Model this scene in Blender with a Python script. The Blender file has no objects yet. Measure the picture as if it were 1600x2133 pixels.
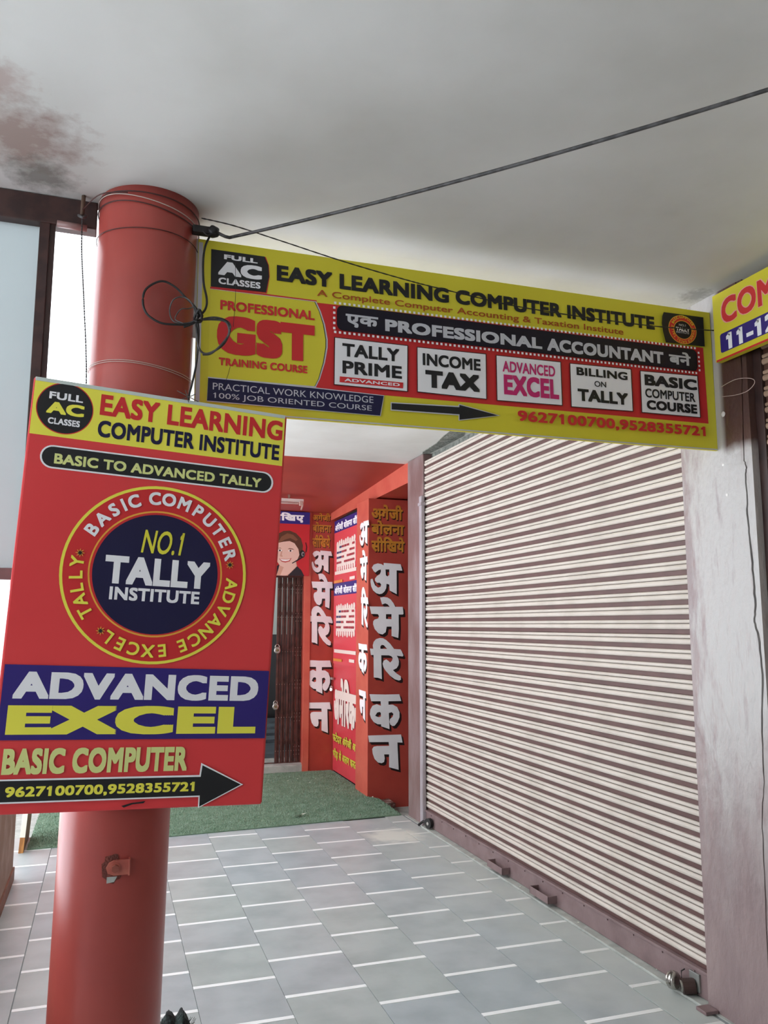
import bpy, bmesh, math, random
from math import sin, cos, pi, radians
from mathutils import Vector, Matrix
from mathutils.geometry import tessellate_polygon
random.seed(7)
SC = bpy.context.scene
C = SC.collection

# ---------------- camera, world, sun, exposure ----------------
cam = bpy.data.cameras.new('camera'); camo = bpy.data.objects.new('camera', cam); C.objects.link(camo)
cam.sensor_fit = 'VERTICAL'; cam.sensor_height = 24.0; cam.lens = 24.0*1688.4/2133.0
cam.clip_start = 0.05; cam.clip_end = 300
_yaw, _pit, _rol = 0.326328, 0.138564, 0.0017552
_f = Vector((sin(_yaw)*cos(_pit), cos(_yaw)*cos(_pit), sin(_pit)))
_r = Vector((cos(_yaw), -sin(_yaw), 0)); _u = _r.cross(_f)
_r2 = _r*cos(_rol)+_u*sin(_rol); _u2 = -_r*sin(_rol)+_u*cos(_rol)
camo.matrix_world = Matrix(((_r2.x, _u2.x, -_f.x, 0), (_r2.y, _u2.y, -_f.y, 0), (_r2.z, _u2.z, -_f.z, 1.5), (0, 0, 0, 1)))
SC.camera = camo

w = bpy.data.worlds.new('sky'); SC.world = w; w.use_nodes = True
bg = w.node_tree.nodes['Background']
bg.inputs[0].default_value = (0.88, 0.945, 1.0, 1); bg.inputs[1].default_value = 2.4
sun = bpy.data.lights.new('sun', 'SUN'); sun.energy = 15; sun.angle = radians(3); sun.color = (0.97, 0.99, 1)
suno = bpy.data.objects.new('sun', sun); C.objects.link(suno)
suno.rotation_euler = Vector((0.20, -0.05, 1.0)).to_track_quat('Z', 'Y').to_euler()
SC.view_settings.view_transform = 'Standard'; SC.view_settings.look = 'None'
SC.view_settings.gamma = 1; SC.view_settings.use_curve_mapping = False
SC.view_settings.exposure = 0.52

# ---------------- helpers ----------------
def lin(c):
    return tuple(((v/255)/12.92 if v/255 <= 0.04045 else ((v/255+0.055)/1.055)**2.4) for v in c)
def rgba(c): return (*lin(c), 1)
MATS = {}
def mat(name, col, rough=0.6, col2=None, scale=8, lo=0.4, hi=0.65, bump=0.0, bscale=60, spec=0.5, metal=0, detail=5, stretch=(1, 1, 1), trans=0):
    if name in MATS: return MATS[name]
    m = bpy.data.materials.new(name); m.use_nodes = True; MATS[name] = m
    nt = m.node_tree; b = nt.nodes['Principled BSDF']
    b.inputs['Base Color'].default_value = rgba(col); b.inputs['Roughness'].default_value = rough
    b.inputs['Specular IOR Level'].default_value = spec; b.inputs['Metallic'].default_value = metal
    if col2 or bump:
        tc = nt.nodes.new('ShaderNodeTexCoord'); mp = nt.nodes.new('ShaderNodeMapping'); mp.inputs['Scale'].default_value = stretch
        geo = nt.nodes.new('ShaderNodeNewGeometry')
        nt.links.new(geo.outputs['Position'], mp.inputs['Vector'])
    if col2:
        n = nt.nodes.new('ShaderNodeTexNoise'); n.inputs['Scale'].default_value = scale; n.inputs['Detail'].default_value = detail
        r = nt.nodes.new('ShaderNodeMapRange'); r.inputs[1].default_value = lo; r.inputs[2].default_value = hi
        mx = nt.nodes.new('ShaderNodeMix'); mx.data_type = 'RGBA'
        mx.inputs[6].default_value = rgba(col); mx.inputs[7].default_value = rgba(col2)
        nt.links.new(mp.outputs[0], n.inputs['Vector']); nt.links.new(n.outputs[0], r.inputs[0])
        nt.links.new(r.outputs[0], mx.inputs[0]); nt.links.new(mx.outputs[2], b.inputs['Base Color'])
    if bump:
        n2 = nt.nodes.new('ShaderNodeTexNoise'); n2.inputs['Scale'].default_value = bscale; n2.inputs['Detail'].default_value = 4
        bp = nt.nodes.new('ShaderNodeBump'); bp.inputs['Strength'].default_value = bump; bp.inputs['Distance'].default_value = 0.01
        nt.links.new(mp.outputs[0], n2.inputs['Vector']); nt.links.new(n2.outputs[0], bp.inputs['Height']); nt.links.new(bp.outputs[0], b.inputs['Normal'])
    return m

def mk(name, verts, faces, m, parent=None, smooth=False, mi=None):
    me = bpy.data.meshes.new(name); me.from_pydata([tuple(v) for v in verts], [], faces)
    for mm in (m if isinstance(m, (list, tuple)) else [m]): me.materials.append(mm)
    if mi: me.polygons.foreach_set('material_index', mi)
    if smooth: me.polygons.foreach_set('use_smooth', [True]*len(me.polygons))
    me.update()
    o = bpy.data.objects.new(name, me); C.objects.link(o)
    if parent is not None:
        o.parent = parent
        p = parent; off = Vector((0, 0, 0))
        while p is not None: off += p.location; p = p.parent
        o.location = -off
    return o
def bm_obj(name, bm, m, parent=None, smooth=False):
    bmesh.ops.recalc_face_normals(bm, faces=bm.faces)
    me = bpy.data.meshes.new(name); bm.to_mesh(me); bm.free()
    for mm in (m if isinstance(m, (list, tuple)) else [m]): me.materials.append(mm)
    if smooth: me.polygons.foreach_set('use_smooth', [True]*len(me.polygons))
    o = bpy.data.objects.new(name, me); C.objects.link(o)
    if parent is not None:
        o.parent = parent
        p = parent; off = Vector((0, 0, 0))
        while p is not None: off += p.location; p = p.parent
        o.location = -off
    return o
def add_box(bm, a, b, bev=0.0, M=None):
    x0, y0, z0 = (min(a[i], b[i]) for i in range(3)); x1, y1, z1 = (max(a[i], b[i]) for i in range(3))
    t = bmesh.new(); bmesh.ops.create_cube(t, size=1)
    for v in t.verts: v.co = Vector(((x0+x1)/2+v.co.x*(x1-x0), (y0+y1)/2+v.co.y*(y1-y0), (z0+z1)/2+v.co.z*(z1-z0)))
    if bev: bmesh.ops.bevel(t, geom=list(t.edges), offset=bev, segments=2, profile=0.6, affect='EDGES')
    if M: t.transform(M)
    me = bpy.data.meshes.new('tmp'); t.to_mesh(me); t.free(); bm.from_mesh(me); bpy.data.meshes.remove(me)
def box(name, a, b, m, parent=None, bev=0.0, M=None):
    bm = bmesh.new(); add_box(bm, a, b, bev, M); return bm_obj(name, bm, m, parent)
def thing(name, label, cat, loc=(0, 0, 0), group=None):
    o = bpy.data.objects.new(name, None); C.objects.link(o); o.location = loc; o.empty_display_size = 0.1
    return tag(o, label, cat, group)
def tag(o, label, cat, group=None, kind=None):
    o['label'] = label; o['category'] = cat
    if group: o['group'] = group
    if kind: o['kind'] = kind
    return o
def struct(o): o['kind'] = 'structure'; return o
def tube_mesh(pts, r, n=8, closed=False):
    pts = [Vector(p) for p in pts]; vs = []; fs = []; N = len(pts); up = Vector((0.03, 0.02, 1)).normalized()
    for i, p in enumerate(pts):
        a = pts[(i-1) % N] if (closed or i > 0) else p; b = pts[(i+1) % N] if (closed or i < N-1) else p
        t = (b-a).normalized(); s = t.cross(up)
        if s.length < 1e-3: s = t.cross(Vector((1, 0, 0)))
        s.normalize(); q = s.cross(t); rr = r[i] if isinstance(r, (list, tuple)) else r
        for k in range(n): vs.append(p+(s*cos(2*pi*k/n)+q*sin(2*pi*k/n))*rr)
    for i in range(N if closed else N-1):
        for k in range(n):
            j = (i+1) % N; fs.append((i*n+k, i*n+(k+1) % n, j*n+(k+1) % n, j*n+k))
    if not closed: fs.append(tuple(range(n))[::-1]); fs.append(tuple((N-1)*n+k for k in range(n)))
    return vs, fs
def tube(name, pts, r, m, parent=None, n=8, closed=False):
    v, f = tube_mesh(pts, r, n, closed); return mk(name, v, f, m, parent, smooth=True)
def smooth_path(p, k=6):
    p = [Vector(q) for q in p]; out = []
    for i in range(len(p)-1):
        a = p[max(i-1, 0)]; b = p[i]; c = p[i+1]; d = p[min(i+2, len(p)-1)]
        for j in range(k):
            t = j/k; out.append(0.5*((2*b)+(c-a)*t+(2*a-5*b+4*c-d)*t*t+(3*b-a-3*c+d)*t*t*t))
    out.append(p[-1]); return out
def disc_cyl(name, c, axis, r, h, m, parent=None, n=20, r2=None, smooth=True):
    bm = bmesh.new(); bmesh.ops.create_cone(bm, cap_ends=True, segments=n, radius1=r, radius2=r if r2 is None else r2, depth=h)
    q = Vector(axis).to_track_quat('Z', 'Y').to_matrix().to_4x4(); bm.transform(Matrix.Translation(c) @ q)
    return bm_obj(name, bm, m, parent)

# flat print: colours of the inks
INK = {'yellow': (226, 214, 62), 'yellow2': (232, 224, 70), 'red': (214, 52, 54), 'black': (38, 38, 40), 'white': (248, 247, 250), 'navy': (32, 30, 66),
       'navyblack': (22, 18, 34), 'blue': (54, 42, 122), 'cream': (226, 230, 150), 'orange': (238, 176, 70), 'brown': (176, 84, 36), 'pale': (205, 205, 212),
       'magenta': (205, 45, 115), 'pink': (240, 170, 160), 'bright_yellow': (246, 238, 88)}
def ink(c): return mat('ink_'+c, INK[c], 0.42, spec=0.35)
class Sheet:
    def __init__(s, tl, tr, bl, root, lift=0.0004):
        s.o = Vector(tl); s.ux = (Vector(tr)-s.o).normalized(); s.uv = (Vector(bl)-s.o).normalized()
        s.n = s.ux.cross(s.uv); s.n = -s.n if s.n.y > 0 and abs(s.n.y) > abs(s.n.x) or (s.n.x > 0 and abs(s.n.x) > abs(s.n.y)) else s.n
        s.root = root; s.k = 0; s.lift = lift
    def at(s, u, v, k=None): return s.o+s.ux*u+s.uv*v+s.n*(s.lift+(s.k if k is None else k)*0.00016)
    def poly(s, col, pts, holes=(), name='printed_panel'):
        s.k += 1; loops = [[Vector((a, b, 0)) for a, b in pts]]+[[Vector((a, b, 0)) for a, b in h] for h in holes if h]
        flat = [p for l in loops for p in l]; tri = tessellate_polygon(loops)
        return mk(name, [s.at(p.x, p.y) for p in flat], [tuple(t) for t in tri], ink(col) if isinstance(col, str) else col, s.root)
    def box(s, col, q, r=0, name='printed_panel'):
        u0, v0, u1, v1 = q
        if not r: return s.poly(col, [(u0, v0), (u1, v0), (u1, v1), (u0, v1)], name=name)
        h = (v1-v0)/2 if r is True or r == 1 else r; p = []
        for cx, cy, a0 in ((u1-h, v0+h, -90), (u1-h, v1-h, 0), (u0+h, v1-h, 90), (u0+h, v0+h, 180)):
            for k in range(7): a = radians(a0+k*15); p.append((cx+h*cos(a), cy+h*sin(a)))
        return s.poly(col, p, name=name)
    def ell(s, col, q, name='printed_disc', n=72):
        cx, cy, rx, ry = q; return s.poly(col, [(cx+rx*cos(2*pi*k/n), cy+ry*sin(2*pi*k/n)) for k in range(n)], name=name)
    def text(s, col, t, q, bold=2, name='lettering', shear=0.0):
        s.k += 2 if bold >= 4 else 1; V, F = glyphs(t, bold, shear); x0 = min(v[0] for v in V); x1 = max(v[0] for v in V); y0 = min(v[1] for v in V); y1 = max(v[1] for v in V)
        u0, v0, u1, v1 = q; W = max(x1-x0, 1e-6); H = max(y1-y0, 1e-6)
        return mk(name, [s.at(u0+(v[0]-x0)/W*(u1-u0), v1-(v[1]-y0)/H*(v1-v0))+s.n*v[2] for v in V], F, ink(col) if isinstance(col, str) else col, s.root)
    def arc(s, col, t, cx, cy, r, a0, a1, h, bold=2, sx=1.0):
        # letters set clockwise round a circle, tops outward; angles in degrees from the top
        s.k += 1; VV = []; FF = []; n = len(t); adv = []
        for ch in t: adv.append(0.45 if ch == ' ' else (1.25 if ch in 'MW' else (0.5 if ch == 'I' else 1.0)))
        tot = sum(adv)-adv[0]/2-adv[-1]/2; pos = 0
        for i, ch in enumerate(t):
            if i: pos += (adv[i-1]+adv[i])/2
            if ch == ' ': continue
            a = radians(a0+(a1-a0)*pos/tot); V, F = glyphs(ch, bold, 0)
            x0 = min(v[0] for v in V); x1 = max(v[0] for v in V); b = len(VV)
            for v in V:
                x = (v[0]-(x0+x1)/2)*h/0.72*sx; y = v[1]*h/0.72-h/2; rr = r+y
                VV.append(s.at(cx+rr*sin(a)+x*cos(a), cy-rr*cos(a)+x*sin(a))+s.n*v[2])
            FF += [tuple(i+b for i in f) for f in F]
        return mk('lettering', VV, FF, ink(col), s.root)
    def run(s, items):
        for it in items:
            if it[0] == 'B': s.box(it[1], it[2], it[3])
            elif it[0] == 'E': s.ell(it[1], it[2])
            elif it[0] == 'P': s.poly(it[1], it[2])
            elif it[0] == 'T': s.text(it[1], it[2], it[3], it[4])
GC = {}
def glyphs(t, bold, shear=0.0):
    key = (t, bold, shear)
    if key in GC: return GC[key]
    cu = bpy.data.curves.new('t', 'FONT'); cu.body = t; cu.size = 1; cu.resolution_u = 4; cu.shear = shear
    r = bold*0.0112; cu.space_character = 1+r*1.3
    o = bpy.data.objects.new('t', cu); C.objects.link(o); bpy.context.view_layer.update()
    me = bpy.data.meshes.new_from_object(o)
    V = [(v.co.x, v.co.y) for v in me.vertices]; F = [tuple(p.vertices) for p in me.polygons]
    if '1' in t:      # give the figure one its flag
        for i, ch in enumerate(t):
            if ch != '1': continue
            cu.body = t[:i+1]; bpy.context.view_layer.update(); m2 = bpy.data.meshes.new_from_object(o)
            xr = max(v.co.x for v in m2.vertices); top = max(v.co.y for v in m2.vertices if v.co.x > xr-0.03); bpy.data.meshes.remove(m2)
            xl = xr-0.07; b = len(V); V += [(xl+0.02, top), (xl-0.13, top-0.13), (xl-0.13, top-0.205), (xl+0.02, top-0.10)]; F.append((b, b+1, b+2, b+3))
    bpy.data.objects.remove(o); bpy.data.curves.remove(cu); bpy.data.meshes.remove(me)
    VV = []; FF = []; nd = 8 if bold >= 2 else 4
    offs = [(0, 0)]+([(r*a_, r*b_) for a_, b_ in ([(1, 1), (1, -1), (-1, 1), (-1, -1)]+([(1, 0), (-1, 0), (0, 1), (0, -1)] if nd == 8 else []))] if bold else [])
    if bold >= 4: offs += [(r*a_, r*b_) for a_, b_ in ((1, .5), (1, -.5), (-1, .5), (-1, -.5), (.5, 1), (-.5, 1), (.5, -1), (-.5, -1), (.5, .5), (-.5, .5), (.5, -.5), (-.5, -.5), (.5, 0), (-.5, 0), (0, .5), (0, -.5))]
    dz = 0.0000115
    for k_, (dx, dy) in enumerate(offs):
        b = len(VV); VV += [(x+dx, y+dy, -dz*k_) for x, y in V]; FF += [tuple(i+b for i in f) for f in F]
    GC[key] = (VV, FF); return GC[key]

# ---- printed artwork, in metres on each sign (u right, v down) ----
FB=[
 ('B','yellow',[-0.0027,0.0039,0.7539,0.1654],0),
 ('E','red',[0.0904,0.0804,0.0772,0.0756]),
 ('E','black',[0.0904,0.0804,0.0747,0.0729]),
 ('T','white','FULL',[0.0452,0.0355,0.1363,0.0568],3),
 ('T','yellow','AC',[0.0412,0.0645,0.1425,0.0996],4),
 ('T','white','CLASSES',[0.0485,0.1114,0.1342,0.1299],3),
 ('T','red','EASY LEARNING',[0.1849,0.0206,0.7394,0.0845],3),
 ('T','navy','COMPUTER INSTITUTE',[0.1842,0.0992,0.7333,0.1497],3),
 ('B','white',[0.0379,0.1911,0.7204,0.2585],1),
 ('B','black',[0.0428,0.1956,0.7143,0.2538],1),
 ('T','cream','BASIC TO ADVANCED TALLY',[0.0762,0.2136,0.6814,0.2438],3),
 ('E','yellow',[0.3869,0.5358,0.2667,0.2609]),
 ('E','red',[0.3865,0.5361,0.2581,0.2525]),
 ('E','orange',[0.3876,0.5345,0.192,0.185]),
 ('E','red',[0.3873,0.5345,0.1872,0.18]),
 ('E','navy',[0.3868,0.536,0.1796,0.1751]),
 ('T','yellow2','NO.1',[0.3318,0.4097,0.4625,0.4772],1),
 ('T','white','TALLY',[0.2407,0.4903,0.5416,0.5711],4),
 ('T','white','INSTITUTE',[0.2597,0.5797,0.5167,0.6175],3),
 ('B','blue',[0.0094,0.8067,0.7461,1.0062],0),
 ('T','white','ADVANCED',[0.0365,0.8241,0.7154,0.8977],4),
 ('T','yellow','EXCEL',[0.0289,0.9138,0.7147,0.9927],5),
 ('T','cream','BASIC COMPUTER',[0.0302,1.0275,0.5183,1.0962],4),
 ('P','white',[(-0.013,1.1069),(0.5566,1.1085),(0.5594,1.0745),(0.6887,1.139),(0.5597,1.2011),(0.5588,1.17),(-0.0062,1.1697)]),
 ('P','black',[(-0.0125,1.1112),(0.5609,1.1138),(0.5637,1.0814),(0.6814,1.1388),(0.5631,1.1971),(0.5623,1.166),(-0.0066,1.1655)]),
 ('T','yellow','9627100700,9528355721',[0.0449,1.1268,0.5451,1.1571],3),
]
FBstars=[
[(0.1703,0.4912),(0.6005,0.4926),(0.2455,0.7071)]
]
BN=[
 ('P','red',[(0.0421,0.1656),(0.4064,0.1649),(0.8396,0.1835),(1.8455,0.1717),(2.0534,0.1583),(2.0577,0.4792),(1.3908,0.4646),(0.835,0.4687),(0.6498,0.4826),(0.3989,0.4752),(0.0405,0.4712)]),
 ('P','pale',[(0.0422,0.1696),(0.4046,0.1681),(0.4213,0.2019),(0.4368,0.2477),(0.4464,0.3002),(0.4464,0.3298),(0.4371,0.3839),(0.4192,0.4442),(0.4047,0.4747),(0.0405,0.4746)]),
 ('P','black',[(0.0422,0.1713),(0.4011,0.1703),(0.4165,0.2024),(0.4321,0.2483),(0.4411,0.3008),(0.4411,0.3304),(0.4324,0.3844),(0.4151,0.4446),(0.4018,0.4715),(0.0405,0.4729)]),
 ('P','yellow',[(0.0422,0.1713),(0.3982,0.1707),(0.4142,0.2027),(0.4291,0.2486),(0.4381,0.3011),(0.4382,0.3307),(0.4295,0.3847),(0.4127,0.4448),(0.4,0.4716),(0.0405,0.4729)]),
 ('P','red',[(0.0463,0.1621),(0.0432,0.1671),(0.2313,0.162),(0.2407,0.1007),(0.2374,0.0597),(0.2263,0.0316),(0.2229,0.0333)]),
 ('P','black',[(0.0426,0.0314),(0.2229,0.0315),(0.2357,0.0599),(0.239,0.1009),(0.2327,0.1372),(0.229,0.1588),(0.0437,0.1625)]),
 ('T','white','FULL',[0.0856,0.0435,0.1988,0.0605],4),
 ('T','white','AC',[0.067,0.0691,0.214,0.1177],5),
 ('T','white','CLASSES',[0.0687,0.1265,0.2095,0.1492],3),
 ('T','black','EASY LEARNING',[0.2651,0.0549,0.9073,0.112],4),
 ('T','black','COMPUTER INSTITUTE',[0.9344,0.0539,1.8154,0.1099],4),
 ('T','brown','A Complete Computer',[0.4075,0.1246,0.9222,0.155],1),
 ('T','brown','Accounting & Taxation Institute',[0.9384,0.123,1.6635,0.1545],1),
 ('T','red','PROFESSIONAL',[0.0763,0.205,0.3984,0.2386],3),
 ('T','red','GST',[0.067,0.256,0.3988,0.3894],6),
 ('T','red','TRAINING COURSE',[0.0747,0.4032,0.374,0.4299],3),
 ('P','pale',[(0.0416,0.4728),(0.3989,0.4764),(0.6516,0.4824),(0.6376,0.5585),(0.0385,0.5558)]),
 ('P','navy',[(0.0416,0.4767),(0.3989,0.4799),(0.6492,0.485),(0.6352,0.5569),(0.0395,0.5529)]),
 ('T','pale','PRACTICAL WORK KNOWLEDGE',[0.0571,0.491,0.6111,0.5141],0),
 ('T','pale','100% JOB ORIENTED COURSE',[0.0594,0.5239,0.6049,0.548],0),
 ('P','pale',[(0.6749,0.5055),(0.9352,0.4977),(0.9388,0.4896),(1.1047,0.5205),(0.9358,0.5524),(0.9362,0.5328),(0.6746,0.5354)]),
 ('P','black',[(0.6786,0.5088),(0.9393,0.5021),(0.9403,0.4934),(1.096,0.5204),(0.9392,0.549),(0.9396,0.5287),(0.6784,0.5315)]),
 ('T','pale','एक',[0.5078,0.2035,0.6278,0.2507],3),
 ('T','pale','PROFESSIONAL',[0.6538,0.206,1.2865,0.2502],4),
 ('T','pale','ACCOUNTANT',[1.3082,0.2028,1.8423,0.2529],4),
 ('T','pale','बने',[1.869,0.1934,1.976,0.2479],3),
 ('P','black',[(0.4689,0.2905),(0.7428,0.2907),(0.7395,0.4628),(0.4667,0.4621)]),
 ('P','white',[(0.4717,0.293),(0.7398,0.2939),(0.7366,0.4602),(0.4695,0.4591)]),
 ('P','black',[(0.7758,0.2927),(1.053,0.2896),(1.0511,0.4644),(0.7749,0.4609)]),
 ('P','white',[(0.7787,0.2952),(1.0498,0.2929),(1.048,0.4618),(0.7779,0.4578)]),
 ('P','black',[(1.0921,0.2904),(1.3704,0.2882),(1.3707,0.4622),(1.0906,0.4659)]),
 ('P','white',[(1.0952,0.293),(1.3669,0.2916),(1.3674,0.4594),(1.0939,0.4627)]),
 ('P','black',[(1.4075,0.2895),(1.6899,0.2854),(1.69,0.4599),(1.4066,0.4642)]),
 ('P','white',[(1.4108,0.2923),(1.6861,0.2889),(1.6866,0.457),(1.4101,0.4609)]),
 ('P','black',[(1.7294,0.2884),(2.0127,0.2823),(2.0149,0.4596),(1.7274,0.4612)]),
 ('P','white',[(1.7329,0.2913),(2.0086,0.286),(2.0112,0.4567),(1.7312,0.4578)]),
 ('T','black','TALLY',[0.4973,0.3095,0.7083,0.3563],3),
 ('T','black','PRIME',[0.4975,0.3723,0.717,0.4179],3),
 ('P','red',[(0.488,0.4302),(0.7217,0.4311),(0.7208,0.4523),(0.4868,0.4509)]),
 ('T','white','ADVANCED',[0.5047,0.4352,0.7087,0.4462],2),
 ('T','black','INCOME',[0.7976,0.3143,1.0273,0.3595],3),
 ('T','black','TAX',[0.8068,0.3758,1.0217,0.4399],5),
 ('T','magenta','ADVANCED',[1.1179,0.3098,1.3412,0.3527],2),
 ('T','magenta','EXCEL',[1.1211,0.3619,1.3549,0.4399],4),
 ('T','black','BILLING',[1.436,0.3031,1.6684,0.3355],3),
 ('T','black','ON',[1.5143,0.3511,1.5674,0.374],1),
 ('T','black','TALLY',[1.4371,0.3885,1.6653,0.4364],4),
 ('T','black','BASIC',[1.7481,0.3024,2.0025,0.3476],4),
 ('T','black','COMPUTER',[1.748,0.3597,1.9903,0.3973],2),
 ('T','black','COURSE',[1.7522,0.4071,1.9964,0.4455],4),
 ('T','red','9627100700,9528355721',[1.1744,0.4957,2.0318,0.542],3),
 ('P','black',[(1.8573,0.0318),(2.0551,0.0304),(2.0535,0.1565),(1.8596,0.1596),(1.8489,0.1165),(1.8449,0.0814),(1.849,0.0498)]),
 ('E','orange',[1.9461,0.0964,0.0696,0.061]),
 ('E','red',[1.946,0.0965,0.0665,0.0583]),
 ('E','orange',[1.9474,0.0973,0.0459,0.0403]),
 ('E','navyblack',[1.9474,0.0973,0.0427,0.0376]),
 ('T','pale','NO.1',[1.9291,0.0726,1.9627,0.0818],1),
 ('T','white','TALLY',[1.9127,0.0878,1.981,0.1028],3),
 ('T','pale','INSTITUTE',[1.9134,0.1046,1.9769,0.1128],1),
]
BNpill=[
[0.476,0.1783,2.0101,0.1683,2.01,0.2613,0.476,0.273]
]
BNdots=[
[0.4676,0.1733,2.0171,0.1604,2.0158,0.2678,0.4659,0.2772]
]
CM=[
 ('T','pink','COM',[0.0446,0.0321,0.3281,0.1414],5),
 ('T','red','COM',[0.0495,0.0351,0.3252,0.139],3),
 ('P','blue',[(0.0379,0.1698),(0.3737,0.1878),(0.3672,0.264),(0.0314,0.2529)]),
 ('T','white','11-12',[0.0666,0.1811,0.3239,0.2481],4),
 ('P','red',[(-0.0215,0.2844),(0.3658,0.2801),(0.3652,0.2882),(0.0064,0.2988)]),
]

# ---- painted letter outlines (unit boxes) and where they stand on the walls ----
GL={
 'a':([(0.039,0.16),(0.101,0.061),(0.224,0.017),(0.336,0.037),(0.409,0.081),(0.409,0.0),(0.573,0.005),(0.943,0.026),(1.0,0.234),(0.817,0.227),(0.82,0.992),(0.597,0.88),(0.585,0.69),(0.5,0.663),(0.489,0.807),(0.439,0.912),(0.361,0.982),(0.282,1.0),(0.182,0.973),(0.081,0.883),(0.025,0.758),(0.0,0.61),(0.007,0.529),(0.063,0.511),(0.097,0.608),(0.142,0.721),(0.237,0.794),(0.315,0.764),(0.332,0.695),(0.293,0.636),(0.197,0.638),(0.141,0.572),(0.141,0.503),(0.202,0.421),(0.292,0.362),(0.323,0.28),(0.32,0.211),(0.247,0.236),(0.152,0.313),(0.101,0.274)],[(0.466,0.207),(0.585,0.204),(0.585,0.378),(0.528,0.431),(0.478,0.392)]),
 'me':([(0.0,0.235),(0.589,0.239),(0.535,0.182),(0.461,0.157),(0.366,0.184),(0.307,0.017),(0.418,0.0),(0.524,0.01),(0.62,0.058),(0.706,0.154),(0.754,0.238),(0.979,0.236),(1.0,0.409),(0.978,0.426),(0.857,0.427),(0.862,0.779),(0.845,1.0),(0.646,0.95),(0.646,0.722),(0.504,0.723),(0.491,0.779),(0.474,0.857),(0.38,0.914),(0.261,0.885),(0.15,0.779),(0.105,0.666),(0.109,0.597),(0.146,0.553),(0.251,0.526),(0.277,0.469),(0.245,0.421),(0.051,0.414)],[(0.483,0.42),(0.644,0.419),(0.644,0.542),(0.483,0.534)]),
 'ri':([(0.0,0.245),(0.099,0.252),(0.086,0.17),(0.112,0.088),(0.181,0.027),(0.285,0.0),(0.389,0.007),(0.485,0.049),(0.599,0.132),(0.722,0.259),(0.916,0.271),(0.952,0.319),(1.0,0.409),(0.982,0.44),(0.801,0.418),(0.85,0.484),(0.867,0.559),(0.854,0.641),(0.801,0.709),(0.687,0.755),(0.792,0.832),(0.924,0.902),(0.924,0.984),(0.863,1.0),(0.74,0.967),(0.6,0.884),(0.461,0.759),(0.4,0.677),(0.378,0.602),(0.404,0.534),(0.486,0.501),(0.547,0.535),(0.604,0.577),(0.661,0.53),(0.679,0.468),(0.635,0.427),(0.565,0.409),(0.338,0.404),(0.357,0.961),(0.244,0.926),(0.117,0.917),(0.109,0.395),(0.031,0.398)],[(0.312,0.253),(0.311,0.199),(0.355,0.161),(0.416,0.172),(0.512,0.258)]),
 'ka':([(0.0,0.0),(0.494,0.022),(0.939,0.023),(1.0,0.219),(0.595,0.215),(0.595,0.312),(0.736,0.316),(0.871,0.386),(0.945,0.534),(0.945,0.679),(0.884,0.81),(0.79,0.91),(0.723,0.919),(0.656,0.875),(0.626,0.801),(0.642,0.718),(0.723,0.66),(0.752,0.576),(0.696,0.526),(0.608,0.548),(0.629,1.0),(0.368,0.912),(0.364,0.858),(0.255,0.849),(0.136,0.785),(0.049,0.674),(0.016,0.565),(0.028,0.434),(0.094,0.328),(0.227,0.286),(0.358,0.335),(0.349,0.208),(0.054,0.2)],[(0.181,0.612),(0.241,0.524),(0.321,0.509),(0.358,0.54),(0.358,0.636),(0.295,0.656),(0.221,0.632)]),
 'na':([(0.0,0.0),(0.956,0.01),(1.0,0.242),(0.849,0.229),(0.886,1.0),(0.606,0.913),(0.606,0.554),(0.463,0.547),(0.482,0.662),(0.464,0.756),(0.396,0.788),(0.285,0.764),(0.186,0.658),(0.131,0.501),(0.118,0.381),(0.161,0.318),(0.259,0.304),(0.606,0.314),(0.593,0.206),(0.031,0.186)],[]),
}
RPG= {'a': [2.256, 2.065, 2.566, 1.779], 'me': [2.248, 1.754, 2.576, 1.383], 'ri': [2.253, 1.384, 2.574, 1.002], 'ka': [2.251, 0.888, 2.553, 0.577], 'na': [2.24, 0.529, 2.565, 0.22]}
LPG= {'a': [2.044, 2.292, 2.27, 2.056], 'me': [2.045, 2.046, 2.28, 1.675], 'ri': [2.025, 1.7, 2.284, 1.283], 'ka': [2.015, 1.135, 2.275, 0.784], 'na': [2.021, 0.697, 2.272, 0.381]}
SPG= {'a': [7.319, 2.46, 7.025, 2.235], 'me': [7.307, 2.194, 7.067, 1.9], 'ri': [7.268, 1.849, 7.038, 1.475], 'ka': [7.339, 1.332, 7.061, 1.059], 'na': [7.314, 0.91, 7.094, 0.646]}

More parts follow.
